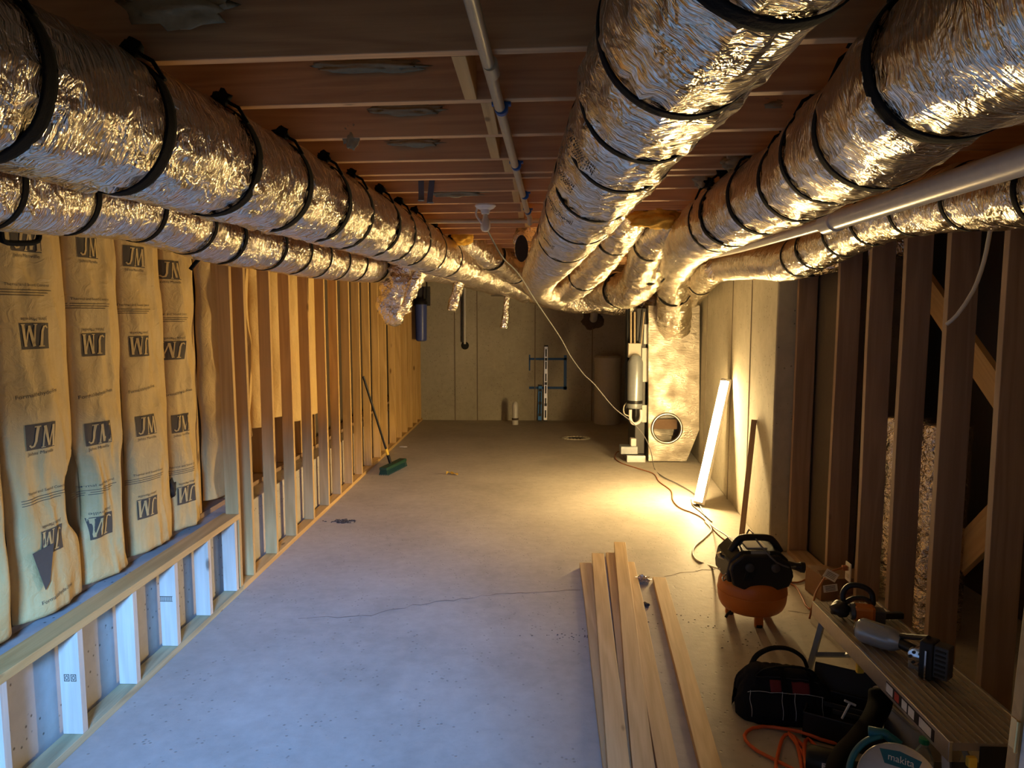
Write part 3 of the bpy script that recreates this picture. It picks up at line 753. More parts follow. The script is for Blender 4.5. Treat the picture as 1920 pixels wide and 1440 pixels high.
# torn hole in the fourth batt
p = at_x(339, 915, XB + .07)
MB().blob(b4.at(p.y - .02, p.z, .004), (.02, .04, .05), seed=4, amp=.7, nu=18, nv=10).build('torn_hole_shade', M['rubber'], b4.o, smooth='all')  # no real hole: black lump paints the shade inside the tear
p = at_x(78, 1060, XB + .07)
mb = MB(); q = [(-.055, .07), (.05, .085), (.02, -.08), (-.005, -.11)]
mb.add([b1.at(p.y + a_, p.z + c_, .012) for a_, c_ in q], [(0, 1, 2, 3)])
mb.build('torn_flap', M['sheath'], b1.o, solid=.002)
for i in range(5, 11):
    Batt(OY[i] + .025, OY[i + 1] - .03 - .05 * (i % 2), 'kraft batt glimpsed between the tall left studs, %s beyond the knee wall' % ORD[i - 5], 30 + i, z0=(.62, .95, .98, 1.0, .9, .9)[i - 5], deep=.09, ragged=.05)

# ------------------------------------------------------------------ fibre tufts
def tuft(p, rad, label, mat='fluff', seed=0, name='fibre_tuft'):
    return tag(MB().blob((0, 0, 0), rad, seed=seed, amp=.55, nu=26, nv=16, freq=2.6).build(name, M[mat], origin=p, smooth='all', local=True), label, 'insulation fibre')
for i, (px, py, y, rad, lab, m_) in enumerate([
    (335, 8, 1.83, (.13, .025, .05), 'pale fibre fuzz on the nearest joist above the large left duct', 'fluff'),
    (660, 250, 2.74, (.03, .02, .055), 'ragged fibre tuft hanging left of the bridging blocks', 'fluff'),
    (760, 205, 2.69, (.13, .02, .02), 'long pale fibre strip behind the second joist', 'fluff'),
    (775, 266, 3.08, (.11, .02, .018), 'long pale fibre strip behind the third joist', 'fluff'),
    (690, 124, 2.25, (.16, .02, .018), 'pale fibre strip behind the first joist at left', 'fluff'),
    (855, 361, 3.92, (.15, .02, .022), 'pale fibre strip above the light bulb', 'fluff'),
    (1505, 112, 2.24, (.10, .03, .035), 'pale fibre bulging between the two right ducts, nearest', 'fluff'),
    (1450, 200, 2.66, (.10, .03, .03), 'pale fibre bulging between the two right ducts, second', 'fluff'),
    (1385, 305, 3.3, (.07, .05, .04), 'pale fibre drooping beside the upper right duct', 'fluff'),
    (1320, 335, 3.75, (.05, .03, .05), 'small fibre tuft drooping at the far end of the upper right duct', 'fluff'),
    (868, 440, 6.0, (.09, .08, .09), 'yellow fibre tuft stuffed above the left duct near the bulb', 'yfluff'),
    (1228, 408, 4.7, (.17, .10, .07), 'large yellow fibre mass above the hub ducts', 'yfluff')]):
    pp = P(px, py, y); tuft(pp, rad, lab, m_, i + 3)

# ------------------------------------------------------------------ ceiling services
def tube_thing(name, label, cat, pts, r, mat, n=12, group=None, step=.04, smooth=True):
    ln = catmull(pts, step) if len(pts) > 2 else [Vector(q) for q in pts]
    return tag(MB().tube(ln, r, n).build(name, M[mat], origin=ln[len(ln) // 2], smooth=smooth), label, cat, group)
cz = JB - .0175
c0, c1 = at_z(876, -30, cz), at_z(990, 402, cz); c0 = c0 + (c0 - c1) * .35
con = tag(MB().tube([c0, c1, c1 + Vector((.01, .05, -.01)), c1 + Vector((.012, .09, -.05))], .0165, 16).build('ceiling_conduit', M['conduit'], origin=(c0 + c1) / 2, smooth=True),
          'long tan conduit pipe running under the ceiling joists beside the bridging', 'pipe')
dc = (c1 - c0).normalized()
def on(px, py): return at_z(px, py, cz)
p = on(921, 128); MB().tube([p - dc * .04, p + dc * .04], .0205, 16).build('coupling', M['conduit'], con, smooth=True)
for (x, y) in ((940, 203), (968, 310), (984, 366), (990, 396)):
    p = on(x, y); q = MB().tube([p - dc * .014, p + dc * .014], .022, 16).box2(p + Vector((-.03, -.012, .008)), p + Vector((.03, .012, .0165)))
    cl = q.build('pipe_clip', M['bluetape'], con, smooth=True); cl['label'] = 'blue pipe clip'
h0, h1 = at_z(775, 415, JB - .018), at_z(1020, 413, JB - .018)
tube_thing('cross_conduit', 'pale horizontal conduit crossing under the joists behind the light bulb', 'pipe', [h0, Vector((h1.x, h0.y, h0.z))], .016, 'conduit')
# lampholder and bulb
lp = at_z(910, 384, JB); L_ = thing('ceiling_light', 'white keyless lampholder with a bare bulb under the joists', 'light', (lp.x, lp.y, JB))
MB().lathe([(0, 0), (.062, 0), (.064, -.008), (.05, -.022), (.03, -.03), (.024, -.055), (0, -.055)], (0, 0, 0), 30).build('lampholder', M['white'], L_, smooth=True, local=True)
MB().lathe([(0, -.05), (.014, -.052), (.016, -.075), (.024, -.095), (.031, -.12), (.03, -.14), (.02, -.157), (.0, -.163)], (0, 0, 0), 26).build('bulb', M['bulb'], L_, smooth=True, local=True)
MB().tube(catmull([(-.05, 0, -.015), (-.055, -.01, -.06), (-.03, -.02, -.10), (-.012, -.01, -.13)], .01), .006, 8).build('side_cord', M['white'], L_, smooth=True, local=True)
# blue-grey joist hangers
for i, (x, y) in enumerate(((790, 372), (808, 376))):
    a_ = P(x, y, 3.86 + .02 * i)
    o = MB().box((a_.x, a_.y, a_.z + .05), (.03, .004, .13), Matrix.Rotation(.12 * i, 3, 'Y')).box((a_.x, a_.y - .012, a_.z - .012), (.03, .028, .004)).build('joist_hanger', M['greyblue'], origin=a_)
    tag(o, 'blue-grey strap hanging from a joist, %s of a pair left of the bulb' % ('left' if i == 0 else 'right'), 'strap')
a_ = P(1040, 372, 3.87); tag(MB().box((a_.x, a_.y, a_.z + .03), (.05, .004, .08)).box((a_.x - .01, a_.y - .01, a_.z - .0), (.02, .02, .02)).build('blue_clip', M['bluetape'], origin=a_), 'blue clip on a joist beside the ceiling centre duct', 'clip')
# black strap loop over the batts at far left
hl = [at_x(x, y, -2.02) for x, y in ((2, 425), (3, 446), (14, 455), (62, 455), (73, 446), (73, 424))]
tube_thing('strap_loop', 'black strap loop hanging below the left duct at the frame edge', 'strap', hl, .011, 'strap', 8, step=.02)
e_ = [P(388, 478, 3.75), P(372, 487, 3.75), P(357, 505, 3.75)]
tube_thing('strap_tail', 'loose black strap tail under the lower left duct', 'strap', e_, .011, 'strap', 8, step=.02)

# PVC pipe right
a0, a1 = P(1920, 300, 2.15), P(1556, 417, 3.55); a00 = a0 + (a0 - a1) * .36; a2, a3 = P(1385, 466, 5.2), P(1189, 512, 8.2)
pv = tag(MB().tube([a00, a0, a1], .045, 26).build('drain_pipe', M['pvc'], origin=a0, smooth=True), 'thick white PVC drain pipe under the upper right duct', 'pipe')
dd = (a1 - a0).normalized()
MB().tube([a1 - dd * .09, a1 - dd * .085, a1 + dd * .035, a1 + dd * .04], [.046, .054, .054, .04], 26).build('reducer', M['pvc'], pv, smooth=True)
MB().tube([a1, a2, a3], .03, 20).build('thin_pipe', M['pvc'], pv, smooth=True)
f_ = a1 + dd * .07; MB().tube([f_ - dd * .02, f_ + dd * .02], .037, 20).build('coupling', M['pvc'], pv, smooth=True)
# white cable drooping behind the right studs
tube_thing('white_cable', 'pale cable drooping across the brown right studs', 'cable', [P(1858, 425, 2.95), P(1845, 490, 2.95), P(1825, 545, 2.95), P(1795, 590, 2.97), P(1775, 608, 3.0)], .008, 'palecord')
# foil ducts standing inside the right wall
for i, (x0, x1, y0, y1, xx, lab) in enumerate(((1660, 1692, 772, 1105, 2.35, 'foil-wrapped riser in the third right stud bay, catching warm light'), (1722, 1768, 785, 1150, 2.3, 'foil-wrapped riser in the fourth right stud bay, catching blue light'))):
    p0, p1 = at_x(x0, y0, xx), at_x(x1, y1, xx); yy = (p0.y + p1.y) / 2
    Duct('insulated_riser', lab, [Vector((xx + .06, yy, .03)), Vector((xx + .06, yy, .6)), Vector((xx + .06, yy, p0.z))], .13, [], seed=40 + i, mat=M['foil_crumple'], crumple=.10, ties=False, n=40, group='foil risers behind the right studs')

# ------------------------------------------------------------------ back wall group
wallp = lambda x, y: P(x, y, YB)
fb = P(790, 640, 11.75); ft = P(790, 571, 11.75)
FL = thing('water_filter', 'blue whole-house water filter hanging by the left back corner', 'water filter', (fb.x, fb.y, fb.z))
H = ft.z - fb.z
MB().lathe([(0, 0), (.05, 0), (.085, .012), (.092, .04), (.1, H * .92), (.1, H), (0, H)], (0, 0, 0), 32).build('filter_housing', M['bluefilter'], FL, smooth=True, local=True)
MB().lathe([(0, H), (.112, H), (.112, H + .05), (.08, H + .09), (0, H + .09)], (0, 0, 0), 28).build('filter_head', M['black'], FL, smooth=True, local=True)
for s_ in (-1, 1): MB().tube([(s_ * .09, 0, H + .07), (s_ * .1, 0, H + .25), (s_ * .1, 0, H + .42)], .014, 10).build('pipe', M['black'], FL, smooth=True, local=True)
MB().box2((-.14, .1, H - .02), (.14, .13, H + .3)).build('bracket', M['darksteel'], FL, local=True)
p0, p1 = wallp(872, 520), wallp(872, 648)
W = tag(MB().tube([p0 + Vector((0, -.06, .3)), p1 + Vector((0, -.06, .03))], .022, 12).build('wall_pipe', M['pvc'], origin=p1 + Vector((0, -.06, .3)), smooth=True), 'tan vertical pipe running down the back wall to a dark patch', 'pipe')
MB().tube([p0 + Vector((-.05, -.04, .3)), p1 + Vector((-.05, -.04, .06))], .012, 8).build('dark_line', M['black'], W, smooth=True)
MB().lathe([(0, 0), (.07, 0), (.05, .03), (0, .035)], p1 + Vector((0, -.001, 0)), 20, Matrix.Rotation(PI / 2, 3, 'X')).build('wall_seal', M['rubber'], W, smooth=True)
vp = wallp(1112, 598)
V = tag(MB().tube([vp + Vector((0, 0, 0)), vp + Vector((0, -.12, 0)), vp + Vector((0, -.19, .05)), vp + Vector((0, -.2, .25))], .062, 20).build('vent_pipe', M['pvc'], origin=vp, smooth=True), 'white vent pipe leaving the back wall below the hub', 'pipe')
MB().blob(vp, (.19, .02, .17), seed=8, amp=.4, nu=26, nv=12).build('foam_seal', M['sheath'], V, smooth='all')
# brine tank
b_ = at_z(1140, 797); T = thing('brine_tank', 'round beige brine tank standing at the right back corner', 'tank', (b_.x, b_.y + .2, 0))
r_ = .225; Ht = P(1140, 668, b_.y).z
MB().lathe([(0, 0), (r_ - .01, 0), (r_, .015), (r_, Ht - .09), (0, Ht - .09)], (0, 0, 0), 40).build('tank_body', M['softener'], T, smooth=True, local=True)
MB().lathe([(0, Ht - .1), (r_ + .008, Ht - .1), (r_ + .008, Ht - .03), (r_ - .02, Ht), (0, Ht + .01)], (0, 0, 0), 40).build('lid', M['softener'], T, smooth=True, local=True)
# levels against the wall
def level(label, xb, yb, xt, yt, wid, mat, nslots, vials, name='spirit_level'):
    q0 = at_z(xb, yb); q0.y = YB - .09; q1 = P(xt, yt, YB - .03); L = (q1 - q0).length
    R = thing(name, label, 'level', (q0.x, q0.y, 0)); M3 = (q1 - q0).to_track_quat('Z', 'Y').to_matrix(); tilt = Matrix.Rotation(0, 3, 'Z')
    zx = (q1 - q0).normalized(); xx = Vector((1, 0, 0)); xx = (xx - zx * xx.dot(zx)).normalized(); yy = zx.cross(xx)
    rot = Matrix((xx, yy, zx)).transposed()
    def bx(u0, u1, v0, v1, w0, w1): return [q0 + rot @ Vector(((u0 + u1) / 2, (v0 + v1) / 2, (w0 + w1) / 2)), (abs(u1 - u0), abs(v1 - v0), abs(w1 - w0)), rot]
    MB().box(*bx(-wid / 2, wid / 2, -.012, .012, 0.004, L)).build('frame', mat, R, bev=.002)
    for k in range(nslots):
        c_ = L * (k + .6) / (nslots + .2); MB().box(*bx(-wid * .2, wid * .2, -.0135, -.011, c_ - L / nslots * .30, c_ + L / nslots * .30)).build('slot', M['inkblack'], R)
    for c_ in vials:
        MB().box(*bx(-wid * .36, wid * .36, -.015, -.011, L * c_ - .025, L * c_ + .025)).build('vial', M['black'], R)
    for e0, e1 in ((0, .02), (L - .02, L + .004)): MB().box(*bx(-wid / 2 - .002, wid / 2 + .002, -.0145, .0145, e0 + .002, e1)).build('end_cap', M['black'], R)
level('long silver spirit level leaning on the back wall', 1023, 793, 1024, 648, .062, M['alum'], 6, (.22, .5, .82))
level('short blue spirit level leaning beside the long silver one', 1012, 793, 1013, 722, .066, M['bluelevel'], 1, (.18, .5, .86))
# blue tape outline
mb = MB(); y_ = YB - .003
def tp(x0, y0, x1, y1, w_):
    a_, c_ = wallp(x0, y0), wallp(x1, y1)
    if abs(x1 - x0) > abs(y1 - y0): mb.box2((a_.x, y_, a_.z - w_), (c_.x, YB - .001, a_.z + w_))
    else: mb.box2((a_.x - w_, y_, c_.z), (a_.x + w_, YB - .001, a_.z))
tp(992, 673, 1063, 673, .02); tp(992, 727, 1063, 727, .022); tp(1060, 666, 1060, 731, .026); tp(993, 665, 993, 695, .012)
tag(mb.build('tape_outline', M['bluetape'], origin=wallp(1028, 700)), 'blue painter tape rectangle stuck on the back wall behind the levels', 'tape')
# capped pipe stub
s0 = at_z(966, 796); sh = P(966, 752, s0.y).z
S = tag(MB().lathe([(.0, 0), (.052, 0), (.054, .05), (.05, .1), (.05, sh - .06), (.035, sh - .02), (.0, sh)], (0, 0, 0), 22).build('pipe_stub', M['pvc'], origin=(s0.x, s0.y, 0), smooth=True, local=True), 'white plastic pipe stub rising from the floor near the back wall', 'pipe')
MB().lathe([(.0525, .08), (.058, .085), (.058, .11), (.0525, .115)], (s0.x, s0.y, 0), 22).build('collar', M['debris'], S, smooth=True)

# ------------------------------------------------------------------ plenum, air handler and its plumbing
YP = 8.95
def face_with_hole(name, outer, cx, cz, r, y0, y1, mat, label):
    bm = bmesh.new(); n = 48
    ov = [bm.verts.new((x, y0, z)) for x, z in outer]; iv = [bm.verts.new((cx + r * math.cos(2 * PI * k / n), y0, cz + r * math.sin(2 * PI * k / n))) for k in range(n)]
    es = [bm.edges.new((ov[i], ov[(i + 1) % len(ov)])) for i in range(len(ov))] + [bm.edges.new((iv[i], iv[(i + 1) % n])) for i in range(n)]
    bmesh.ops.triangle_fill(bm, edges=es, use_beauty=True)
    bv = [bm.verts.new((x, y1, z)) for x, z in outer]
    for i in range(len(ov)):
        j = (i + 1) % len(ov); bm.faces.new((ov[i], ov[j], bv[j], bv[i]))
    bm.faces.new(list(reversed(bv)))
    bmesh.ops.recalc_face_normals(bm, faces=bm.faces)
    ul = bm.loops.layers.uv.new('uv')
    for f in bm.faces:
        for lp_ in f.loops:
            v_ = lp_.vert.co; lp_[ul].uv = (v_.z, v_.x + v_.y)
    me = bpy.data.meshes.new(name); bm.to_mesh(me); bm.free(); me.materials.append(mat)
    o = bpy.data.objects.new(name, me); COL.objects.link(o); return o
pts = [P(x, y, YP) for x, y in ((1216, 577), (1312, 573), (1311, 806), (1287, 868), (1216, 868))]
outer = [(q.x, max(q.z, .015)) for q in pts]; outer[0] = (outer[0][0], outer[1][1]); x_l, x_r = outer[0][0], outer[1][0]
hc = P(1250, 803, YP)
PL = face_with_hole('return_plenum', outer, hc.x, hc.z, .175, YP, YP + .48, M['foil_wrap'], '')
tag(PL, 'tall foil-wrapped plenum box with a round hole low in its face', 'plenum')
ring = MB(); ring.tube([(hc.x + .185 * math.cos(2 * PI * k / 40), YP - .012, hc.z + .185 * math.sin(2 * PI * k / 40)) for k in range(41)], .018, 10, caps=False)
ring.build('duct_collar', M['steel'], PL, smooth=True)
MB().box2((hc.x - .18, YP + .25, hc.z - .05), (hc.x + .18, YP + .3, hc.z + .08)).build('filter_board', M['kraftbox'], PL)
MB().box2((hc.x - .2, YP + .32, hc.z + .05), (hc.x + .2, YP + .34, hc.z + .22)).build('inner_panel', M['pvc'], PL)
AH = thing('air_handler', 'dark air handler cabinet standing left of the foil plenum', 'air handler', (x_l - .12, YP + .5, 0))
xa = P(1192, 700, YP + .12).x
MB().box2((xa, YP + .10, .09), (x_l - .004, YP + .75, 1.95)).build('cabinet', M['darksteel'], AH, bev=.006)
MB().box2((P(1203, 700, YP + .1).x, YP + .085, 1.02), (P(1214, 700, YP + .1).x, YP + .099, 1.45)).build('notice_label', M['paper'], AH)
MB().box2((P(1206, 700, YP + .1).x, YP + .085, 1.5), (P(1213, 700, YP + .1).x, YP + .099, 1.75)).build('switch_plate', M['white'], AH)
MB().box2((P(1205, 700, YP + .1).x, YP + .085, .5), (P(1214, 700, YP + .1).x, YP + .099, .72)).build('service_label', M['paper'], AH)
MB().box2((P(1174, 860, YP + .05).x, YP - .02, 0), (x_l - .004, YP + .7, .085)).build('base_tray', M['steel'], AH, bev=.004)
pk = P(1185, 845, YP + .1)
PM = thing('condensate_pump', 'grey condensate pump on the tray beside the air handler', 'pump', (pk.x, pk.y, .09))
MB().box2((-.15, -.05, 0), (.07, .13, .1)).build('reservoir', M['greygun'], PM, bev=.008, local=True)
MB().box2((-.02, -.03, .1), (.05, .08, .2)).build('motor_head', M['white'], PM, bev=.008, local=True)
pp = P(1177, 600, YP + .2); pq = P(1177, 765, YP + .2)
tube_thing('vent_stack', 'black vertical pipe beside the air handler', 'pipe', [Vector((pp.x, pp.y, 2.4)), Vector((pp.x, pp.y, pq.z))], .028, 'black')
for i, (x, yb, lab) in enumerate(((1183, 648, 'left white conduit dropping into the white box by the air handler'), (1190, 648, 'middle white conduit dropping into the white box by the air handler'), (1202, 648, 'slanting white cable beside the air handler conduits'))):
    q0 = P(x + (6 if i == 2 else 0), 585, YP + .02); q1 = P(x, yb, YP + .02)
    tube_thing('supply_conduit', lab, 'pipe', [q0, q1], .012 if i < 2 else .008, 'conduit')
q0 = P(1191, 657, YP + .04)
tag(MB().box2((q0.x - .09, q0.y - .04, q0.z - .09), (q0.x + .07, q0.y + .05, q0.z + .09)).build('junction_box', M['softener'], origin=q0, bev=.005), 'white junction box left of the air handler labels', 'electric box')
q0 = P(1190, 765, YP - .03)
TK = tag(MB().lathe([(0, 0), (.085, .0), (.095, .03), (.095, .58), (.06, .66), (0, .68)], q0, 28).build('resin_tank', M['greygun'], smooth=True), 'grey upright tank below the white junction box', 'tank')
MB().lathe([(.096, .06), (.099, .06), (.099, .1), (.096, .1)], q0, 28).build('tank_band', M['black'], TK, smooth=True)
tr = [P(x, y, YP - .02) for x, y in ((1182, 768), (1182, 785), (1187, 794), (1196, 793), (1202, 785), (1202, 768))]
tube_thing('drain_trap', 'white plastic drain trap below the grey tank', 'pipe', tr, .02, 'white', step=.02)
tube_thing('hose_loop', 'thin pale hose loop left of the drain trap', 'hose', [P(1178, 752, YP + .1), P(1170, 762, YP), P(1171, 776, YP - .02), P(1183, 781, YP - .02)], .007, 'palecord', step=.02)

# ------------------------------------------------------------------ LED strip light leaning on the right wall
bt, tp_ = at_z(1311, 944, .02), None
lb = Vector((bt.x, bt.y, .012)); tpx = at_x(1363, 712, xw(7.3) - .05)
lt = Vector((tpx.x, tpx.y, tpx.z)); axis = (lt - lb).normalized(); Ln = (lt - lb).length
LF = thing('strip_light', 'glowing white strip light leaning against the right concrete wall', 'light', (lb.x, lb.y, 0))
nrm = Vector((-.985, -.17, .0)); nrm = (nrm - axis * nrm.dot(axis)).normalized(); side = axis.cross(nrm)
rot = Matrix((side, nrm, axis)).transposed()
MB().box(lb + axis * (Ln / 2) + nrm * -.012, (.135, .03, Ln), rot).build('housing', M['white'], LF, bev=.004)
prof = [(.058 * math.cos(PI * k / 12), -.002 + .058 * math.sin(PI * k / 12)) for k in range(13)]
mb = MB(); mb.prism(prof, .025, Ln - .025, Matrix.Translation(lb) @ rot.to_4x4()); mb.build('diffuser', M['lamp'], LF, smooth=True)
for e0, e1 in ((0, .025), (Ln - .025, Ln)): MB().prism([(x * 1.06, y * 1.06) for x, y in prof], e0, e1, Matrix.Translation(lb) @ rot.to_4x4()).build('end_cap', M['white'], LF)
# timber offcut leaning on the wall
k0, k1 = at_z(1390, 1012, .0), at_x(1414, 787, xw(5.9) - .01); k0.z = .012
board('timber_stick', k0, k1, .045, .02, M['brownstud'], up=(-.3, -1, 0), label='thin dark timber stick leaning on the right wall beside the strip light', cat='timber')
# broom
h0 = at_z(742, 882, .0); bd = thing('push_broom', 'green push broom with a black handle leaning on the left studs', 'broom', (h0.x, h0.y, 0))
q0, q1 = at_z(716, 893, 0), at_z(758, 872, 0); ax = (q1 - q0).normalized(); ax.z = 0; ctr = (q0 + q1) / 2; nx = Vector((ax.y, -ax.x, 0))
rot = Matrix((ax, nx, Vector((0, 0, 1)))).transposed(); LL = (q1 - q0).length * .9
MB().box(ctr + Vector((0, 0, .075)), (LL, .1, .04), rot).build('head', M['green'], bd, bev=.01)
mb = MB()
for i in range(26):
    for j in range(5):
        c_ = ctr + ax * (LL * (i / 25 - .5) * .95) + nx * ((j - 2) * .02); mb.tube([c_ + Vector((0, 0, .06)), c_ + nx * (j - 2) * .008 + Vector((0, 0, .001))], .0045, 5)
mb.build('bristles', M['green'], bd)
ht = at_x(681, 706, XL + .015); hb = ctr + Vector((-.03, -.02, .09))
MB().tube([hb, ht], .0135, 12).build('handle', M['black'], bd, smooth=True)
dh = (ht - hb).normalized(); fe = MB().tube([hb + dh * .12, hb + dh * .2], .018, 12).build('ferrule', M['yellow'], bd, smooth=True); fe['label'] = 'yellow ferrule'
MB().tube([hb, hb + dh * .12], .02, 12).build('socket', M['black'], bd, smooth=True)

# ------------------------------------------------------------------ floor litter
def litter(px, py, n, spread, label, mat, sz, name='debris', seed=0):
    c_ = at_z(px, py); R = random.Random(seed); mb = MB()
    for k in range(n):
        mb.blob((R.gauss(0, spread), R.gauss(0, spread * .5), sz * .3), (sz * R.uniform(.5, 2.2), sz * R.uniform(.4, 1), sz * .4), seed=k, amp=.6, nu=7, nv=5)
    return tag(mb.build(name, M[mat], origin=c_, smooth='all', local=True), label, 'debris', kind='stuff')
litter(641, 978, 60, .06, 'dark splintery debris swept together beside the left bottom plate', 'debris', .009, seed=1)
litter(1080, 1192, 40, .09, 'dark flecks on the floor left of the lumber', 'debris', .0035, seed=2)
litter(1270, 1160, 24, .10, 'dark crumbs on the floor left of the compressor', 'debris', .0035, seed=3)
litter(755, 838, 14, .03, 'small pale rubble at the far left bottom plate', 'paper', .012, seed=4)
litter(1395, 1205, 18, .12, 'dark crumbs in front of the compressor', 'debris', .0035, seed=5)
c_ = at_z(848, 890); tag(MB().sheet(lambda u, v: Vector(((u - .5) * .14, (v - .5) * .05 + .02 * math.sin(u * 5), .003 + .035 * abs(math.sin(u * 6 + v * 2)) * (1 - u * .6))), 14, 5).build('paper_scrap', M['yellow'], origin=c_, solid=.002, local=True), 'yellow paper scrap on the floor near the middle', 'paper scrap')
c_ = at_z(1204, 1092); FO = MB(); FO.uv = []; FO.blob((0, 0, .025), (.045, .035, .025), seed=5, amp=.9, nu=18, nv=12, freq=3); FO.uv = [(v_.x * 3, v_.y * 3) for v_ in FO.v]
tag(FO.build('foil_wad', M['foil_crumple'], origin=c_, smooth=False, local=True), 'crumpled foil wad on the floor beside the lumber pile', 'foil scrap')
c_ = at_z(1209, 1137); tag(MB().blob((0, 0, .012), (.03, .018, .012), seed=6, amp=.6).build('wood_chip', M['debris'], origin=c_, smooth='all', local=True), 'dark chip on the floor right of the lumber pile', 'wood chip')

# ------------------------------------------------------------------ lumber
def lumber(far, near, zt, label, thk=.038, wid=.089, seed=0, ext=.35):
    a_, b_2 = at_z(*far, zt), at_z(*near, zt); d_ = (a_ - b_2); b_2 = b_2 - d_.normalized() * ext
    a_.z = b_2.z = zt - thk / 2
    return board('lumber_board', a_, b_2, wid, thk, M['board'], label=label, cat='lumber', group='loose lumber on the floor', wob=.006, seed=seed)
lumber((1098, 1055), (1153, 1440), .039, 'leftmost lumber board, lying flat on the floor', seed=1)
lumber((1121, 1037), (1160, 1440), .078, 'second lumber board from the left, on top of the lower ones', seed=2)
lumber((1147, 1036), (1200, 1440), .039, 'lower lumber board hidden under the top two', seed=3)
lumber((1162, 1016), (1208, 1440), .079, 'topmost lumber board, reaching farthest into the room', seed=4)
lumber((1178, 1053), (1253, 1440), .0395, 'lumber board on the right side of the pile, partly under the top one', seed=5)
lumber((1236, 1082), (1334, 1440), .0385, 'separate lumber board lying alone right of the pile', seed=6)

# ------------------------------------------------------------------ pancake compressor
cc = at_z(1408, 1158); CP = thing('air_compressor', 'orange and black pancake air compressor on the floor by the right studs', 'air compressor', (cc.x, cc.y, 0))
R_ = .5 * 130 / F * (cc.y * 1.0)
R_ = .205
def cl(mb, name, mat, **k): return mb.build(name, M[mat], CP, local=True, **k)
prof = [(0, .06), (R_ * .62, .062), (R_ * .86, .08), (R_ * .97, .12), (R_, .17), (R_, .20), (R_ * .97, .245), (R_ * .86, .275), (R_ * .6, .29), (0, .292)]
prof = [Vector((a, b, 0)) for a, b in prof]; pr = catmull(prof, .012); cl(MB().lathe([(max(q.x, 0), q.y) for q in pr], n=56), 'tank', 'orange', smooth='all')
cl(MB().lathe([(R_ + .0005, .181), (R_ + .003, .183), (R_ + .003, .189), (R_ + .0005, .191)], n=56), 'weld_band', 'orange', smooth=True)
for k in range(3):
    a = -PI / 2 + .05 + 2 * PI * k / 3; x, y = .13 * math.cos(a), .13 * math.sin(a)
    f = cl(MB().box((x, y, .045), (.05, .03, .09)), 'foot', 'orange', bev=.006)
    MB().lathe([(0, 0), (.024, 0), (.024, .016), (0, .016)], (x, y, 0), 16).build('rubber_pad', M['rubber'], f, local=True, smooth=True)
# shroud : lower skirt, chamfered body, handle frame with see-through opening
sk = [(-.185, .36), (-.165, .27), (-.08, .235), (0, .205), (.08, .235), (.165, .265), (.19, .33), (.17, .40), (.10, .455), (-.11, .455), (-.175, .40)]
Mx = Matrix(((1, 0, 0, 0), (0, 0, 1, 0), (0, 1, 0, 0), (0, 0, 0, 1)))
cl(MB().prism(sk, -.175, -.13, Mx), 'front_shroud', 'black', bev=.012, fixn=True)
body = [(-.19, .275), (.195, .275), (.20, .34), (.165, .42), (.11, .47), (-.12, .47), (-.18, .41), (-.195, .33)]
cl(MB().prism(body, -.14, .15, Mx), 'motor_shroud', 'black', bev=.014, fixn=True)
hd = catmull([Vector(q) for q in [(-.15, -.05, .44), (-.115, -.05, .50), (-.075, -.05, .525), (.06, -.05, .525), (.105, -.05, .50), (.145, -.05, .44)]], .012)
cl(MB().tube(hd, .021, 12), 'handle', 'black', smooth='all')
cl(MB().box((-.005, -.02, .474), (.12, .14, .006)), 'warning_label', 'paper')
cl(MB().box((.0, -.142, .445), (.115, .012, .05), Matrix.Rotation(-.5, 3, 'X')), 'gauge_panel', 'greygun', bev=.004)
for s_ in (-1, 1):
    g = cl(MB().lathe([(0, 0), (.024, 0), (.026, .02), (.02, .024), (0, .024)], (s_ * .075, -.172, .385), 20, Matrix.Rotation(PI / 2, 3, 'X')), 'gauge', 'darkgrey', smooth=True)
cl(MB().tube([(.17, -.06, .37), (.235, -.07, .355), (.262, -.072, .352)], [.022, .022, .03], 16).tube([(.262, -.072, .352), (.285, -.074, .35)], .032, 16), 'regulator_knob', 'black', smooth=True)
cl(MB().tube([(-.19, -.05, .40), (-.215, -.05, .41), (-.222, -.05, .43)], .015, 10), 'coupler', 'chrome', smooth=True)
cl(MB().tube(catmull([Vector(q) for q in [(-.19, -.12, .325), (-.215, -.13, .31), (-.213, -.13, .285), (-.195, -.12, .29)]], .008), .006, 8), 'pull_ring', 'chrome', smooth=True)
cl(MB().tube([(-.16, -.12, .09), (-.185, -.135, .075), (-.195, -.14, .06)], .008, 8), 'drain_valve', 'black', smooth=True)
for k in range(5): cl(MB().box((-.10 + .014 * k, -.177, .33), (.005, .006, .06), Matrix.Rotation(.3, 3, 'Y')), 'vent_slot', 'rubber')

# cords and hoses
gp = [P(912, 428, 4.42), P(922, 447, 4.6), P(942, 482, 4.8), P(962, 502, 5.1), P(978, 522, 5.5), P(1005, 565, 6.2), P(1050, 632, 7.4), P(1070, 668, 7.8), P(1095, 702, 8.1), P(1114, 720, 8.15), P(1150, 763, 8.3), P(1182, 789, 8.35), P(1206, 815, 8.4), P(1220, 845, 8.3)]
fl = [at_z(x, y, .012) for x, y in ((1227, 878), (1242, 893), (1272, 908), (1300, 925), (1310, 942), (1319, 962), (1334, 985))]
gp += fl + [P(1362, 1004, 4.9), P(1386, 1024, 4.25)]
cxy = Vector((cc.x, cc.y, 0)); gp += [cxy + Vector(q) for q in [(-.03, .0, .56), (-.005, -.08, .515), (.025, -.16, .475), (.08, -.185, .42), (.16, -.17, .385), (.215, -.12, .37)]]
tube_thing('grey_hose', 'grey hose hanging from the ceiling bulb to the orange compressor', 'hose', gp, .0055, 'greycord')
zz = .007
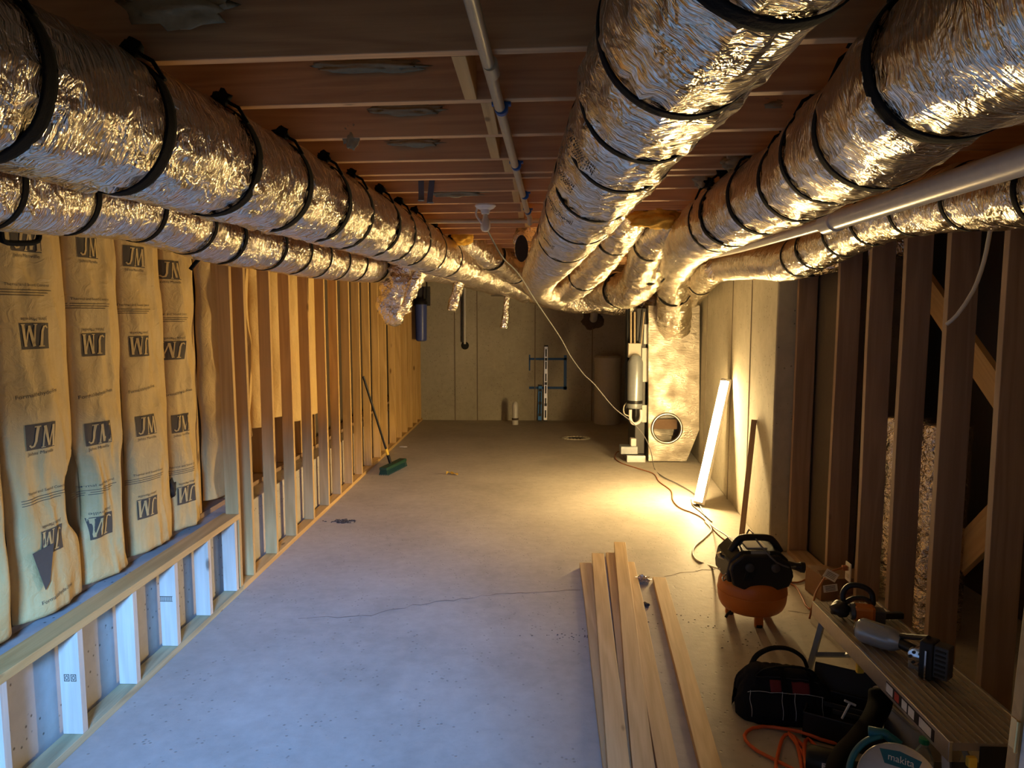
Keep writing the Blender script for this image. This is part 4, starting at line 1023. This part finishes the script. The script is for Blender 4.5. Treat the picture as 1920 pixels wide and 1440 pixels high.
rc = [at_z(x, y, zz) for x, y in ((1172, 846), (1158, 847), (1153, 858), (1165, 868), (1195, 878), (1225, 888), (1236, 903), (1258, 920), (1262, 938), (1275, 952), (1300, 962), (1318, 972), (1345, 1000), (1362, 1015), (1375, 1030))]
tube_thing('rust_cord', 'thin rust-coloured cord crossing the floor from the air handler tray', 'cord', rc, .006, 'brasscord')
pc = [at_z(x, y, zz) for x, y in ((1322, 978), (1334, 993), (1322, 1008), (1302, 1026), (1300, 1042), (1312, 1054), (1335, 1062))] + [cxy + Vector((-.19, .02, .30))]
tube_thing('pale_hose', 'pale air hose looping on the floor left of the compressor', 'hose', pc, .0075, 'palecord')
oc = [cxy + Vector((.16, .02, .36))] + [at_z(x, y, zz) for x, y in ((1470, 1068), (1500, 1056), (1515, 1068), (1514, 1083), (1495, 1092), (1465, 1090), (1455, 1086), (1468, 1090), (1490, 1098), (1503, 1118), (1511, 1135), (1519, 1142))]
tube_thing('rust_cord', 'rust-coloured cord looping on the floor right of the compressor', 'cord', oc, .006, 'brasscord')
fw = [at_z(x, y, .008) for x, y in ((1296, 937), (1300, 948), (1312, 958), (1335, 978))]
tube_thing('lamp_cord', 'short thin cord from the foot of the strip light', 'cord', fw, .005, 'greycord')
# outlet, plug cord, tags and cardboard by the right studs
ou = at_x(1591, 1072, XR - .004)
OU = tag(MB().box2((XR - .010, ou.y - .036, ou.z - .06), (XR - .001, ou.y + .036, ou.z + .06)).build('outlet_plate', M['white'], origin=ou, bev=.004), 'white outlet plate on a brown right stud near the floor', 'outlet')
for dz in (-.025, .025): MB().box2((XR - .013, ou.y - .016, ou.z + dz - .014), (XR - .010, ou.y + .016, ou.z + dz + .014)).build('socket', M['softener'], OU, bev=.003)
MB().box2((XR - .045, ou.y - .015, ou.z + .01), (XR - .013, ou.y + .015, ou.z + .04)).build('plug', M['brasscord'], OU, bev=.005)
tube_thing('plug_cord', 'rust-coloured plug cord hanging from the outlet with paper tags', 'cord', [Vector((XR - .045, ou.y, ou.z + .025)), Vector((XR - .14, ou.y - .03, ou.z + .0)), Vector((XR - .22, ou.y - .06, ou.z - .10)), Vector((XR - .25, ou.y - .1, .12)), Vector((XR - .30, ou.y - .16, .01))], .006, 'brasscord', step=.02)
for i, (x, y, rz, lab) in enumerate(((1558, 1079, .5, 'upper white paper tag on the outlet plug cord'), (1557, 1103, -.15, 'lower white printed paper tag by the cardboard'))):
    q0 = P(x, y, ou.y - .12 - .05 * i)
    o = MB().box((0, 0, 0), (.085, .002, .045 if i else .055), Matrix.Rotation(rz, 3, 'Y')).build('paper_tag', M['paper'], origin=q0, local=True); tag(o, lab, 'tag')
    mb = MB()
    for k in range(4): mb.box(Matrix.Rotation(rz, 3, 'Y') @ Vector((0, -.0015, -.014 + .009 * k)), (.06, .001, .0035), Matrix.Rotation(rz, 3, 'Y'))
    mb.build('printing', M['ink'], o, local=True)
b0_ = at_z(1572, 1128); CB = thing('cardboard_box', 'small brown cardboard box on the floor under the outlet', 'box', (b0_.x, b0_.y + .12, 0), .15)
MB().box2((-.13, -.10, .002), (.13, .10, .17)).build('box_body', M['kraftbox'], CB, local=True, bev=.003)
MB().box((-.02, -.12, .185), (.26, .09, .004), Matrix.Rotation(.35, 3, 'X')).build('flap', M['kraftbox'], CB, local=True)

# ------------------------------------------------------------------ tool bag
bg = at_z(1478, 1358); BG = thing('tool_bag', 'black canvas tool bag with red panels and upright handles on the floor', 'bag', (bg.x, bg.y + .10, 0), -.06)
LX, DY, HZ = .235, .125, .225
def bagpt(u, t, off=0.0):
    """u along the bag -1..1, t around: 0 front bottom .. .5 top .. 1 back bottom"""
    e = (1 - abs(u) ** 3.2) ** .42 if abs(u) < 1 else 0
    a = PI * t; cy, cz_ = -math.cos(a), math.sin(a)
    ny = math.copysign(abs(cy) ** .55, cy); nz = abs(cz_) ** .62
    hz = HZ * (.35 + .65 * e) * (1 - .06 * u); dy = DY * (.03 + .97 * e) * (1 - .38 * nz ** 2)
    z = hz * nz; y = ny * dy
    w_ = 1 + .05 * noise.noise(Vector((u * 3, t * 4, 1.3))) + .03 * noise.noise(Vector((u * 9, t * 11, 4)))
    x = LX * u * (1 - .10 * nz - .07 * (1 - nz) ** 2)
    return Vector((x * w_, y * w_ - off * abs(cy) * (1 if cy < 0 else -1), max(.003, z * w_ + off * cz_)))
mb = MB().sheet(lambda u, v: bagpt(-.995 + 1.99 * u, v), 60, 40)
o = mb.build('bag_body', M['canvas'], BG, local=True, smooth='all', fixn=True)
def patch(name, u0, u1, t0, t1, mat, off, nu=14, nv=8): return MB().sheet(lambda u, v: bagpt(u0 + (u1 - u0) * u, t0 + (t1 - t0) * v, off), nu, nv).build(name, M[mat], BG, local=True, smooth='all', solid=.002)
for u0, u1 in ((-.36, -.10), (.10, .55)):
    r_o = patch('red_panel', u0, u1, .17, .28, 'red', .004); r_o['label'] = 'dark red fabric panel'
patch('pocket', -.78, -.08, .02, .165, 'canvas', .014); patch('pocket', .08, .74, .02, .165, 'canvas', .012)
for u_ in (-.08, .5): patch('webbing', u_ - .06, u_ + .06, .02, .46, 'strap', .017, 6, 24)
for u_ in (-.75, -.14, .12, .70):
    MB().tube([bagpt(u_ + .01 * math.sin(k), .02 + .155 * k / 8, .018) for k in range(9)], .0012, 5).build('stitching', M['thread'], BG, local=True)
MB().tube([bagpt(-.8 + 1.55 * k / 30, .168, .018) for k in range(31)], .0012, 5).build('stitching', M['thread'], BG, local=True)
MB().tube([bagpt(-.62 + 1.3 * k / 20, .31, .006) for k in range(21)], .0016, 5).build('zip_piping', M['darkgrey'], BG, local=True)
for k, (ya, lean) in enumerate(((-.05, -.05), (.05, .03))):
    hp_ = catmull([Vector(q) for q in [(-.13, ya, HZ * .90), (-.10, ya + lean * .5, HZ + .02), (-.03, ya + lean, HZ + .05), (.05, ya + lean, HZ + .05), (.11, ya + lean * .5, HZ + .018), (.13, ya, HZ * .88)]], .015)
    MB().tube(hp_, .016, 8, flat=.35).build('handle', M['strap'], BG, local=True, smooth='all')
# orange extension cord coil
ocl = [(1640, 1395), (1560, 1392), (1500, 1372), (1430, 1362), (1400, 1372), (1398, 1388), (1420, 1408), (1460, 1428), (1500, 1450), (1520, 1470), (1480, 1490), (1455, 1450), (1462, 1400), (1472, 1378), (1490, 1382), (1500, 1420), (1508, 1460), (1530, 1490), (1520, 1440), (1490, 1390), (1478, 1374), (1500, 1392), (1530, 1430), (1545, 1465), (1530, 1500), (1512, 1440), (1508, 1400), (1515, 1385), (1530, 1400)]
tube_thing('extension_cord', 'orange extension cord coiled on the floor in front of the tool bag', 'cord', [at_z(x, y, .010 + .006 * (i % 3)) for i, (x, y) in enumerate(ocl)], .0075, 'orangecord')

# ------------------------------------------------------------------ aluminium work platform
HP = .45
fl_, fr_ = at_z(1533, 1130, HP), at_z(1648, 1127, HP); nl_, nr_ = at_z(1774, 1398, HP), at_z(1890, 1336, HP)
x0 = (fl_.x + nl_.x) / 2; x1 = (fr_.x + nr_.x) / 2; y1 = (fl_.y + fr_.y) / 2; y0 = nl_.y + .02
WP = thing('work_platform', 'folding aluminium work platform with scuffed deck along the right studs', 'platform', ((x0 + x1) / 2, (y0 + y1) / 2, 0))
dk = MB().box2((x0 + .012, y0, HP - .03), (x1 - .012, y1, HP - .002))
deck = dk.build('deck', M['plankdeck'], WP)
nrib = 11
mb = MB()
for k in range(nrib + 1):
    x = x0 + .012 + (x1 - x0 - .024) * k / nrib; mb.box2((x - .0022, y0, HP - .002), (x + .0022, y1, HP + .0008))
mb.build('deck_ribs', M['alum'], deck)
for x in (x0, x1 - .014): MB().box2((x, y0 - .002, HP - .07), (x + .014, y1 + .002, HP + .003)).build('side_rail', M['alum'], WP, bev=.002)
sa, sb = at_x(1662, 1280, x0), at_x(1752, 1375, x0)
lb_ = MB().box2((x0 - .0015, sb.y, HP - .055), (x0 - .0003, sa.y, HP - .012)).build('warning_strip', M['black'], WP)
mb = MB(); mr = MB(); n_ = (sa.y - sb.y)
for f0, f1 in ((.05, .28), (.38, .50), (.53, .64), (.84, .99)): mb.box2((x0 - .0022, sb.y + n_ * f0, HP - .051), (x0 - .0016, sb.y + n_ * f1, HP - .016))
mb.build('white_block', M['paper'], lb_)
mr.box2((x0 - .0022, sb.y + n_ * .70, HP - .050), (x0 - .0016, sb.y + n_ * .80, HP - .017)); mr.build('red_mark', M['inkred'], lb_)
for e, (yy, sg) in enumerate(((y1 - .10, 1), (y0 + .05, -1))):
    for x, sx in ((x0 + .02, -1), (x1 - .02, 1)):
        MB().tube([(x, yy, HP - .03), (x + sx * .03, yy + sg * .12, .012)], .017, 4).build('leg', M['greygun' if e == 0 else 'alum'], WP)
        MB().box((x + sx * .031, yy + sg * .122, .015), (.045, .05, .03)).build('foot_cap', M['black'], WP, bev=.004)
    MB().tube([(x0, yy + sg * .07, HP * .42), (x1, yy + sg * .07, HP * .42)], .014, 4).build('cross_bar', M['greygun' if e == 0 else 'alum'], WP)
    MB().tube([((x0 + x1) / 2, yy + sg * .07, HP * .42), ((x0 + x1) / 2, yy - sg * .25, HP - .06)], .012, 4).build('brace', M['greygun'], WP)
yl = P(1623, 1285, y1 - .45); la = MB().box((x0 + .05, y1 - .42, HP - .12), (.03, .02, .06)).build('latch', M['yellow'], WP, bev=.004); la['label'] = 'yellow locking latch'
la = MB().box((x0 + .07, y0 - .012, HP - .06), (.03, .02, .035)).build('latch', M['yellow'], WP, bev=.004); la['label'] = 'yellow locking latch'
MB().box2((x0 + .10, y0 - .008, HP - .085), (x1 - .01, y0 - .0005, HP - .012)).build('end_cap', M['black'], WP, bev=.003)

# ------------------------------------------------------------------ framing nailer on the platform
zt = HP + .0015
nb = at_z(1612, 1215, zt); ne = at_z(1745, 1300, zt)
NL = thing('framing_nailer', 'grey framing nailer with a slotted black magazine lying on the platform', 'nail gun', (nb.x, nb.y, zt))
g0 = P(1614, 1197, 3.02); g1 = P(1668, 1208, 2.93); gx = (g1 - g0); gx.z = 0; gx.normalize(); rb = .05; g0 = Vector((g0.x, g0.y, zt + rb + .004)); g1 = g0 + gx * .135
MB().tube([g0 - gx * .012, g0, g0 + gx * .01, g1 - gx * .02, g1, g1 + gx * .03], [.04, .049, .051, .05, .046, .03], 28).build('cylinder', M['greygun'], NL, smooth=True)
MB().tube([g0 - gx * .02, g0 - gx * .012], [.03, .042], 20).build('exhaust_cap', M['black'], NL, smooth=True)
sd = Vector((-gx.y, gx.x, 0))
for k in (-1, 1): MB().tube([g0 + Vector((0, 0, k * .046)) - sd * .012, g0 + gx * .10 + Vector((0, 0, k * .046)) - sd * .012], .006, 8).build('fin', M['greygun'], NL, smooth=True)
h1 = g1 + gx * .02
MB().tube([h1 - sd * .005, h1 + gx * .08 - sd * .03], .021, 16).build('grip', M['black'], NL, smooth=True)
hb_ = at_z(1722, 1232, zt + .05); MB().tube([hb_ + sd * .03 + Vector((0, 0, .0)), hb_ - sd * .012], [.036, .038], 26).tube([hb_ - sd * .012, hb_ - sd * .018], [.036, .012], 26).build('end_cap', M['chrome'], NL, smooth=True)
for k in range(6):
    a = 2 * PI * k / 6; q0 = hb_ - sd * .016 + (gx * math.cos(a) + Vector((0, 0, 1)) * math.sin(a)) * .024; MB().tube([q0, q0 - sd * .004], .0065, 8).build('bolt', M['black'], NL, smooth=True)
MB().box(hb_ + Vector((0, 0, -.03)) + sd * .012 + gx * -.01, (.055, .04, .11), Matrix.Rotation(math.atan2(gx.y, gx.x), 3, 'Z')).build('handle_base', M['greygun'], NL, bev=.008)
m0 = at_z(1748, 1275, zt); rz = math.atan2(gx.y, gx.x)
Rz = Matrix.Rotation(rz, 3, 'Z')
mg = MB().box(m0 + Vector((.0, .03, .075)), (.05, .075, .15), Rz).build('magazine', M['black'], NL, bev=.006)
m1 = m0 + gx * .05 + Vector((.0, .03, .08)); MB().box(m1, (.055, .06, .13), Rz).build('nail_rack', M['darkgrey'], NL, bev=.005)
for k in range(6): MB().box(m1 + Vector((0, 0, -.048 + .019 * k)) - sd * .032, (.036, .006, .007), Rz).build('rack_slot', M['rubber'], NL)
MB().tube([hb_ + gx * .03, m0 + Vector((0, .02, .13))], .016, 10).tube([g1 + gx * .03 + Vector((0, 0, .03)), m0 + Vector((0, .04, .15))], .012, 8).build('magazine_arm', M['black'], NL, smooth=True)
MB().box(m0 + Vector((-.028, .0, .06)), (.006, .02, .12), Rz).build('feed_plate', M['chrome'], NL)
# second nailer, orange and black
sn = at_z(1608, 1168, zt); S2 = thing('finish_nailer', 'small orange and black nailer with a loop handle at the far platform end', 'nail gun', (sn.x, sn.y + .03, zt), -.25)
def s2(mb, n_, m_, **k): return mb.build(n_, M[m_], S2, local=True, **k)
s2(MB().box((.035, 0, .04), (.10, .07, .075)), 'body', 'orange', bev=.016)
s2(MB().tube([(-.02, 0, .042), (-.005, 0, .042), (.0, 0, .042)], [.036, .042, .036], 20), 'motor_cap', 'darkgrey', smooth=True)
s2(MB().box((.10, 0, .035), (.05, .06, .06)), 'nose_block', 'darkgrey', bev=.004)
s2(MB().blob((-.06, .02, .04), (.045, .04, .036), seed=2, amp=.3), 'battery', 'black', smooth='all')
lp_ = catmull([Vector(q) for q in [(-.04, .05, .05), (-.045, .06, .10), (-.02, .06, .14), (.03, .06, .145), (.075, .06, .12), (.085, .05, .07)]], .01)
s2(MB().tube(lp_, .013, 10), 'loop_handle', 'black', smooth='all')
s2(MB().tube(catmull([Vector(q) for q in [(-.04, .05, .055), (0, .06, .08), (.05, .06, .085), (.09, .05, .06)]], .01), .012, 10), 'trigger_grip', 'black', smooth='all')
s2(MB().box((.15, .05, .02), (.14, .03, .03), Matrix.Rotation(.3, 3, 'Z')), 'nose_magazine', 'black', bev=.006)

# ------------------------------------------------------------------ tools on the floor at the lower right
tc = at_z(1602, 1400); TC = thing('tool_case', 'open black tool case on the floor between bag and platform', 'tool case', (tc.x, tc.y + .10, 0), -.5)
def tcb(mb, n_, m_, **k): return mb.build(n_, M[m_], TC, local=True, **k)
tcb(MB().box2((-.16, -.13, .0), (.16, .13, .008)), 'case_floor', 'darkgrey')
mb = MB()
for a_, b_3 in (((-.16, -.13, .0), (.16, -.122, .12)), ((-.16, .122, .0), (.16, .13, .12)), ((-.16, -.13, .0), (-.152, .13, .12)), ((.152, -.13, .0), (.16, .13, .12))): mb.box2(a_, b_3)
tcb(mb, 'case_wall', 'black', bev=.003)
tcb(MB().box((0, .20, .10), (.32, .012, .20), Matrix.Rotation(-.5, 3, 'X')), 'case_lid', 'black', bev=.004)
tcb(MB().box((-.02, .02, .105), (.26, .006, .02)).box((.05, -.03, .105), (.2, .006, .02)), 'tray_edge', 'darkgrey')
tk = P(1594, 1318, tc.y + .02)
K_ = thing('hex_key', 'white T-shaped key sticking up from the open tool case', 'tool', tk)
Rk = Matrix.Rotation(.42, 3, 'Y')
for n_, c_, d_ in (('crossbar', (0, 0, 0), (.055, .008, .009)), ('shaft', (0, 0, -.04), (.008, .008, .08))): MB().box(Rk @ Vector(c_), d_, Rk).build(n_, M['white'], K_, local=True, bev=.002)
# padded strap
st = [P(1652, 1300, 2.98), P(1648, 1325, 2.92), P(1632, 1355, 2.82), P(1606, 1385, 2.72), P(1578, 1412, 2.62), P(1563, 1440, 2.52), P(1560, 1475, 2.44)]
ps = tag(MB().tube(catmull(st, .015), [.05 - .026 * i_ / len(catmull(st, .015)) for i_ in range(len(catmull(st, .015)))], 16, flat=.6).build('padded_strap', M['strap'], origin=st[3], smooth='all'), 'thick black padded strap arching over the open tool case', 'strap')
# black motor tool with a pale sticker
mt = P(1548, 1388, 2.76); MT = thing('corded_tool', 'round black power tool with a pale sticker beside the orange cord', 'power tool', (mt.x, mt.y, 0), -.4)
MB().tube([(-.07, 0, .06), (-.055, 0, .06), (.05, 0, .06), (.09, 0, .06)], [.045, .056, .056, .04], 24).build('motor_housing', M['black'], MT, local=True, smooth=True)
MB().tube([(.09, 0, .06), (.2, .02, .07)], .026, 14).build('grip', M['black'], MT, local=True, smooth=True)
sk_ = MB().sheet(lambda u, v: Vector((-.01 + .055 * u, .0575 * -math.cos(-.35 + .8 * v), .06 + .0575 * math.sin(-.35 + .8 * v))), 2, 8).build('rating_sticker', M['paper'], MT, local=True)
mb = MB()
for k in range(5): mb.sheet(lambda u, v, k=k: Vector((-.005 + .04 * u, .0583 * -math.cos(-.27 + .15 * k + .05 * v), .06 + .0583 * math.sin(-.27 + .15 * k + .05 * v))), 1, 1)
mb.build('sticker_print', M['ink'], sk_, local=True)
# circular saw: teal guard arc and pale blade with its maker's plate
sc_ = P(1684, 1472, 2.28); SW = thing('circular_saw', 'teal circular saw with a pale round guard at the bottom frame edge', 'saw', (sc_.x, sc_.y, 0), -.15)
zc = .13
zs = sc_.z
fwd = (Vector((0, 0, CAM_H)) - sc_).normalized()
Rq = fwd.to_track_quat('Z', 'Y').to_matrix()
disc = MB().lathe([(0, -.02), (.118, -.02), (.123, -.01), (.123, .0), (.115, .006), (0, .006)], sc_, 48, Rq).build('blade_guard', M['white'], SW, smooth=True)
MB().lathe([(.116, .004), (.124, -.002), (.128, .0), (.126, .006), (.118, .008)], sc_, 48, Rq).build('guard_rim', M['alum'], SW, smooth=True)
up = Rq @ Vector((0, 1, 0)); rt = Rq @ Vector((1, 0, 0))
def plate(vs, fs, n_, m_, dz, par=None): return MB().add([sc_ + rt * v.x + up * v.y + fwd * dz for v in vs], fs).build(n_, M[m_], par or SW)
tr_ = [Vector(q) for q in ((-.062, .098, 0), (.0, .104, 0), (.066, .090, 0), (.052, .052, 0), (-.044, .056, 0))]
pl_ = plate(tr_, [(4, 3, 2, 1, 0)], 'maker_plate', 'teal', .0095)
vs, fs = text('makita', .030)
vs = [Vector((v.x + .004 , v.y * 1.05 + .077 - v.x * .06, 0)) for v in vs]
plate(vs, fs, 'maker_lettering', 'paper', .0105, pl_)
ga = []
for k in range(22):
    a = math.radians(112 + 70 * k / 21); ga.append(sc_ + (rt * math.cos(a) + up * math.sin(a)) * .152 - fwd * .05)
MB().tube(ga, .014, 10, flat=.7).build('teal_guard', M['teal'], SW, smooth='all')
MB().tube([sc_ + up * .145 - fwd * .05 + rt * -.10, sc_ + up * .15 - fwd * .06 + rt * -.05, sc_ + up * .125 - fwd * .06 + rt * .0], .017, 10).build('teal_handle', M['teal'], SW, smooth='all')
MB().tube([sc_ - fwd * .03, sc_ - fwd * .16], .075, 24).build('motor', M['black'], SW, smooth=True)
MB().box((sc_.x, sc_.y + .06, .006), (.30, .22, .008)).build('shoe', M['steel'], SW, bev=.002)
# clear storage tub, bottle, black pouch
tb = at_z(1706, 1405); TB = thing('storage_tub', 'translucent storage tub with a ribbed rim under the platform', 'tub', (tb.x + .05, tb.y + .02, 0), .1)
def rr(hx, hy, r, n=6):
    out = []
    for cx_, cy_, a0 in ((hx - r, hy - r, 0), (-hx + r, hy - r, PI / 2), (-hx + r, -hy + r, PI), (hx - r, -hy + r, 1.5 * PI)):
        for k in range(n + 1): a = a0 + PI / 2 * k / n; out.append((cx_ + r * math.cos(a), cy_ + r * math.sin(a)))
    return out
rings = [(.10, .13, 0.0), (.105, .135, .01), (.125, .16, .16), (.135, .17, .162), (.135, .17, .172), (.128, .163, .174), (.128, .163, .182), (.136, .171, .184), (.136, .171, .19), (.124, .158, .19), (.119, .153, .16), (.10, .13, .02)]
mb = MB(); n_ = 28
for hx, hy, z in rings: mb.v += [Vector((x, y, z)) for x, y in rr(hx, hy, .04)]
for i in range(len(rings) - 1):
    for k in range(n_): mb.f.append((i * n_ + k, i * n_ + (k + 1) % n_, (i + 1) * n_ + (k + 1) % n_, (i + 1) * n_ + k))
mb.f.append(tuple(range(n_))); mb.f.append(tuple((len(rings) - 1) * n_ + k for k in range(n_)))
mb.build('tub_body', M['milky'], TB, local=True, smooth=True, fixn=True)
MB().blob((0, 0, .06), (.08, .10, .05), seed=12, amp=.5).build('tub_contents', M['kraftbox'], TB, local=True, smooth='all')
bo = P(1733, 1386, 2.42); BO = thing('soda_bottle', 'clear plastic bottle with a green cap beside the platform leg', 'bottle', (bo.x, bo.y, 0))
zt_ = bo.z
MB().lathe([(0, .003), (.030, .003), (.036, .015), (.036, zt_ - .10), (.035, zt_ - .075), (.022, zt_ - .04), (.014, zt_ - .025), (.014, zt_ - .012), (.0, zt_ - .012)], (0, 0, 0), 30).build('bottle_body', M['clear'], BO, local=True, smooth=True)
MB().lathe([(.0365, zt_ - .17), (.037, zt_ - .17), (.037, zt_ - .11), (.0365, zt_ - .11)], (0, 0, 0), 30).build('bottle_label', M['teal'], BO, local=True, smooth=True)
cp = MB().lathe([(0, zt_ - .014), (.0165, zt_ - .014), (.0165, zt_ + .004), (0, zt_ + .006)], (0, 0, 0), 24).build('bottle_cap', M['capgreen'], BO, local=True, smooth=True); cp['label'] = 'green screw cap'
pu = P(1665, 1392, 2.62); PU = thing('tool_pouch', 'dark plastic tool tray between strap and clear tub', 'tray', (pu.x, pu.y, 0), -.55)
MB().box((0, 0, .05), (.20, .12, .10)).build('tray_body', M['black'], PU, local=True, bev=.012)
MB().box((.0, -.03, .104), (.15, .006, .006)).build('tray_rail', M['greygun'], PU, local=True)
pb = at_z(1842, 1440, .0); BC = thing('black_crate', 'black crate standing under the near end of the platform', 'crate', (min(1.53, x0 + .2), y0 - .0, 0))
MB().box2((-.13, .0, .005), (.13, .18, .26)).build('crate_body', M['black'], BC, local=True, bev=.006)
MB().box2((-.134, -.004, .24), (.134, .184, .262)).build('crate_rim', M['darkgrey'], BC, local=True, bev=.004)

scene.cycles.sample_clamp_indirect = 6.0
scene.cycles.max_bounces = 10
scene.cycles.diffuse_bounces = 6
scene.cycles.glossy_bounces = 5
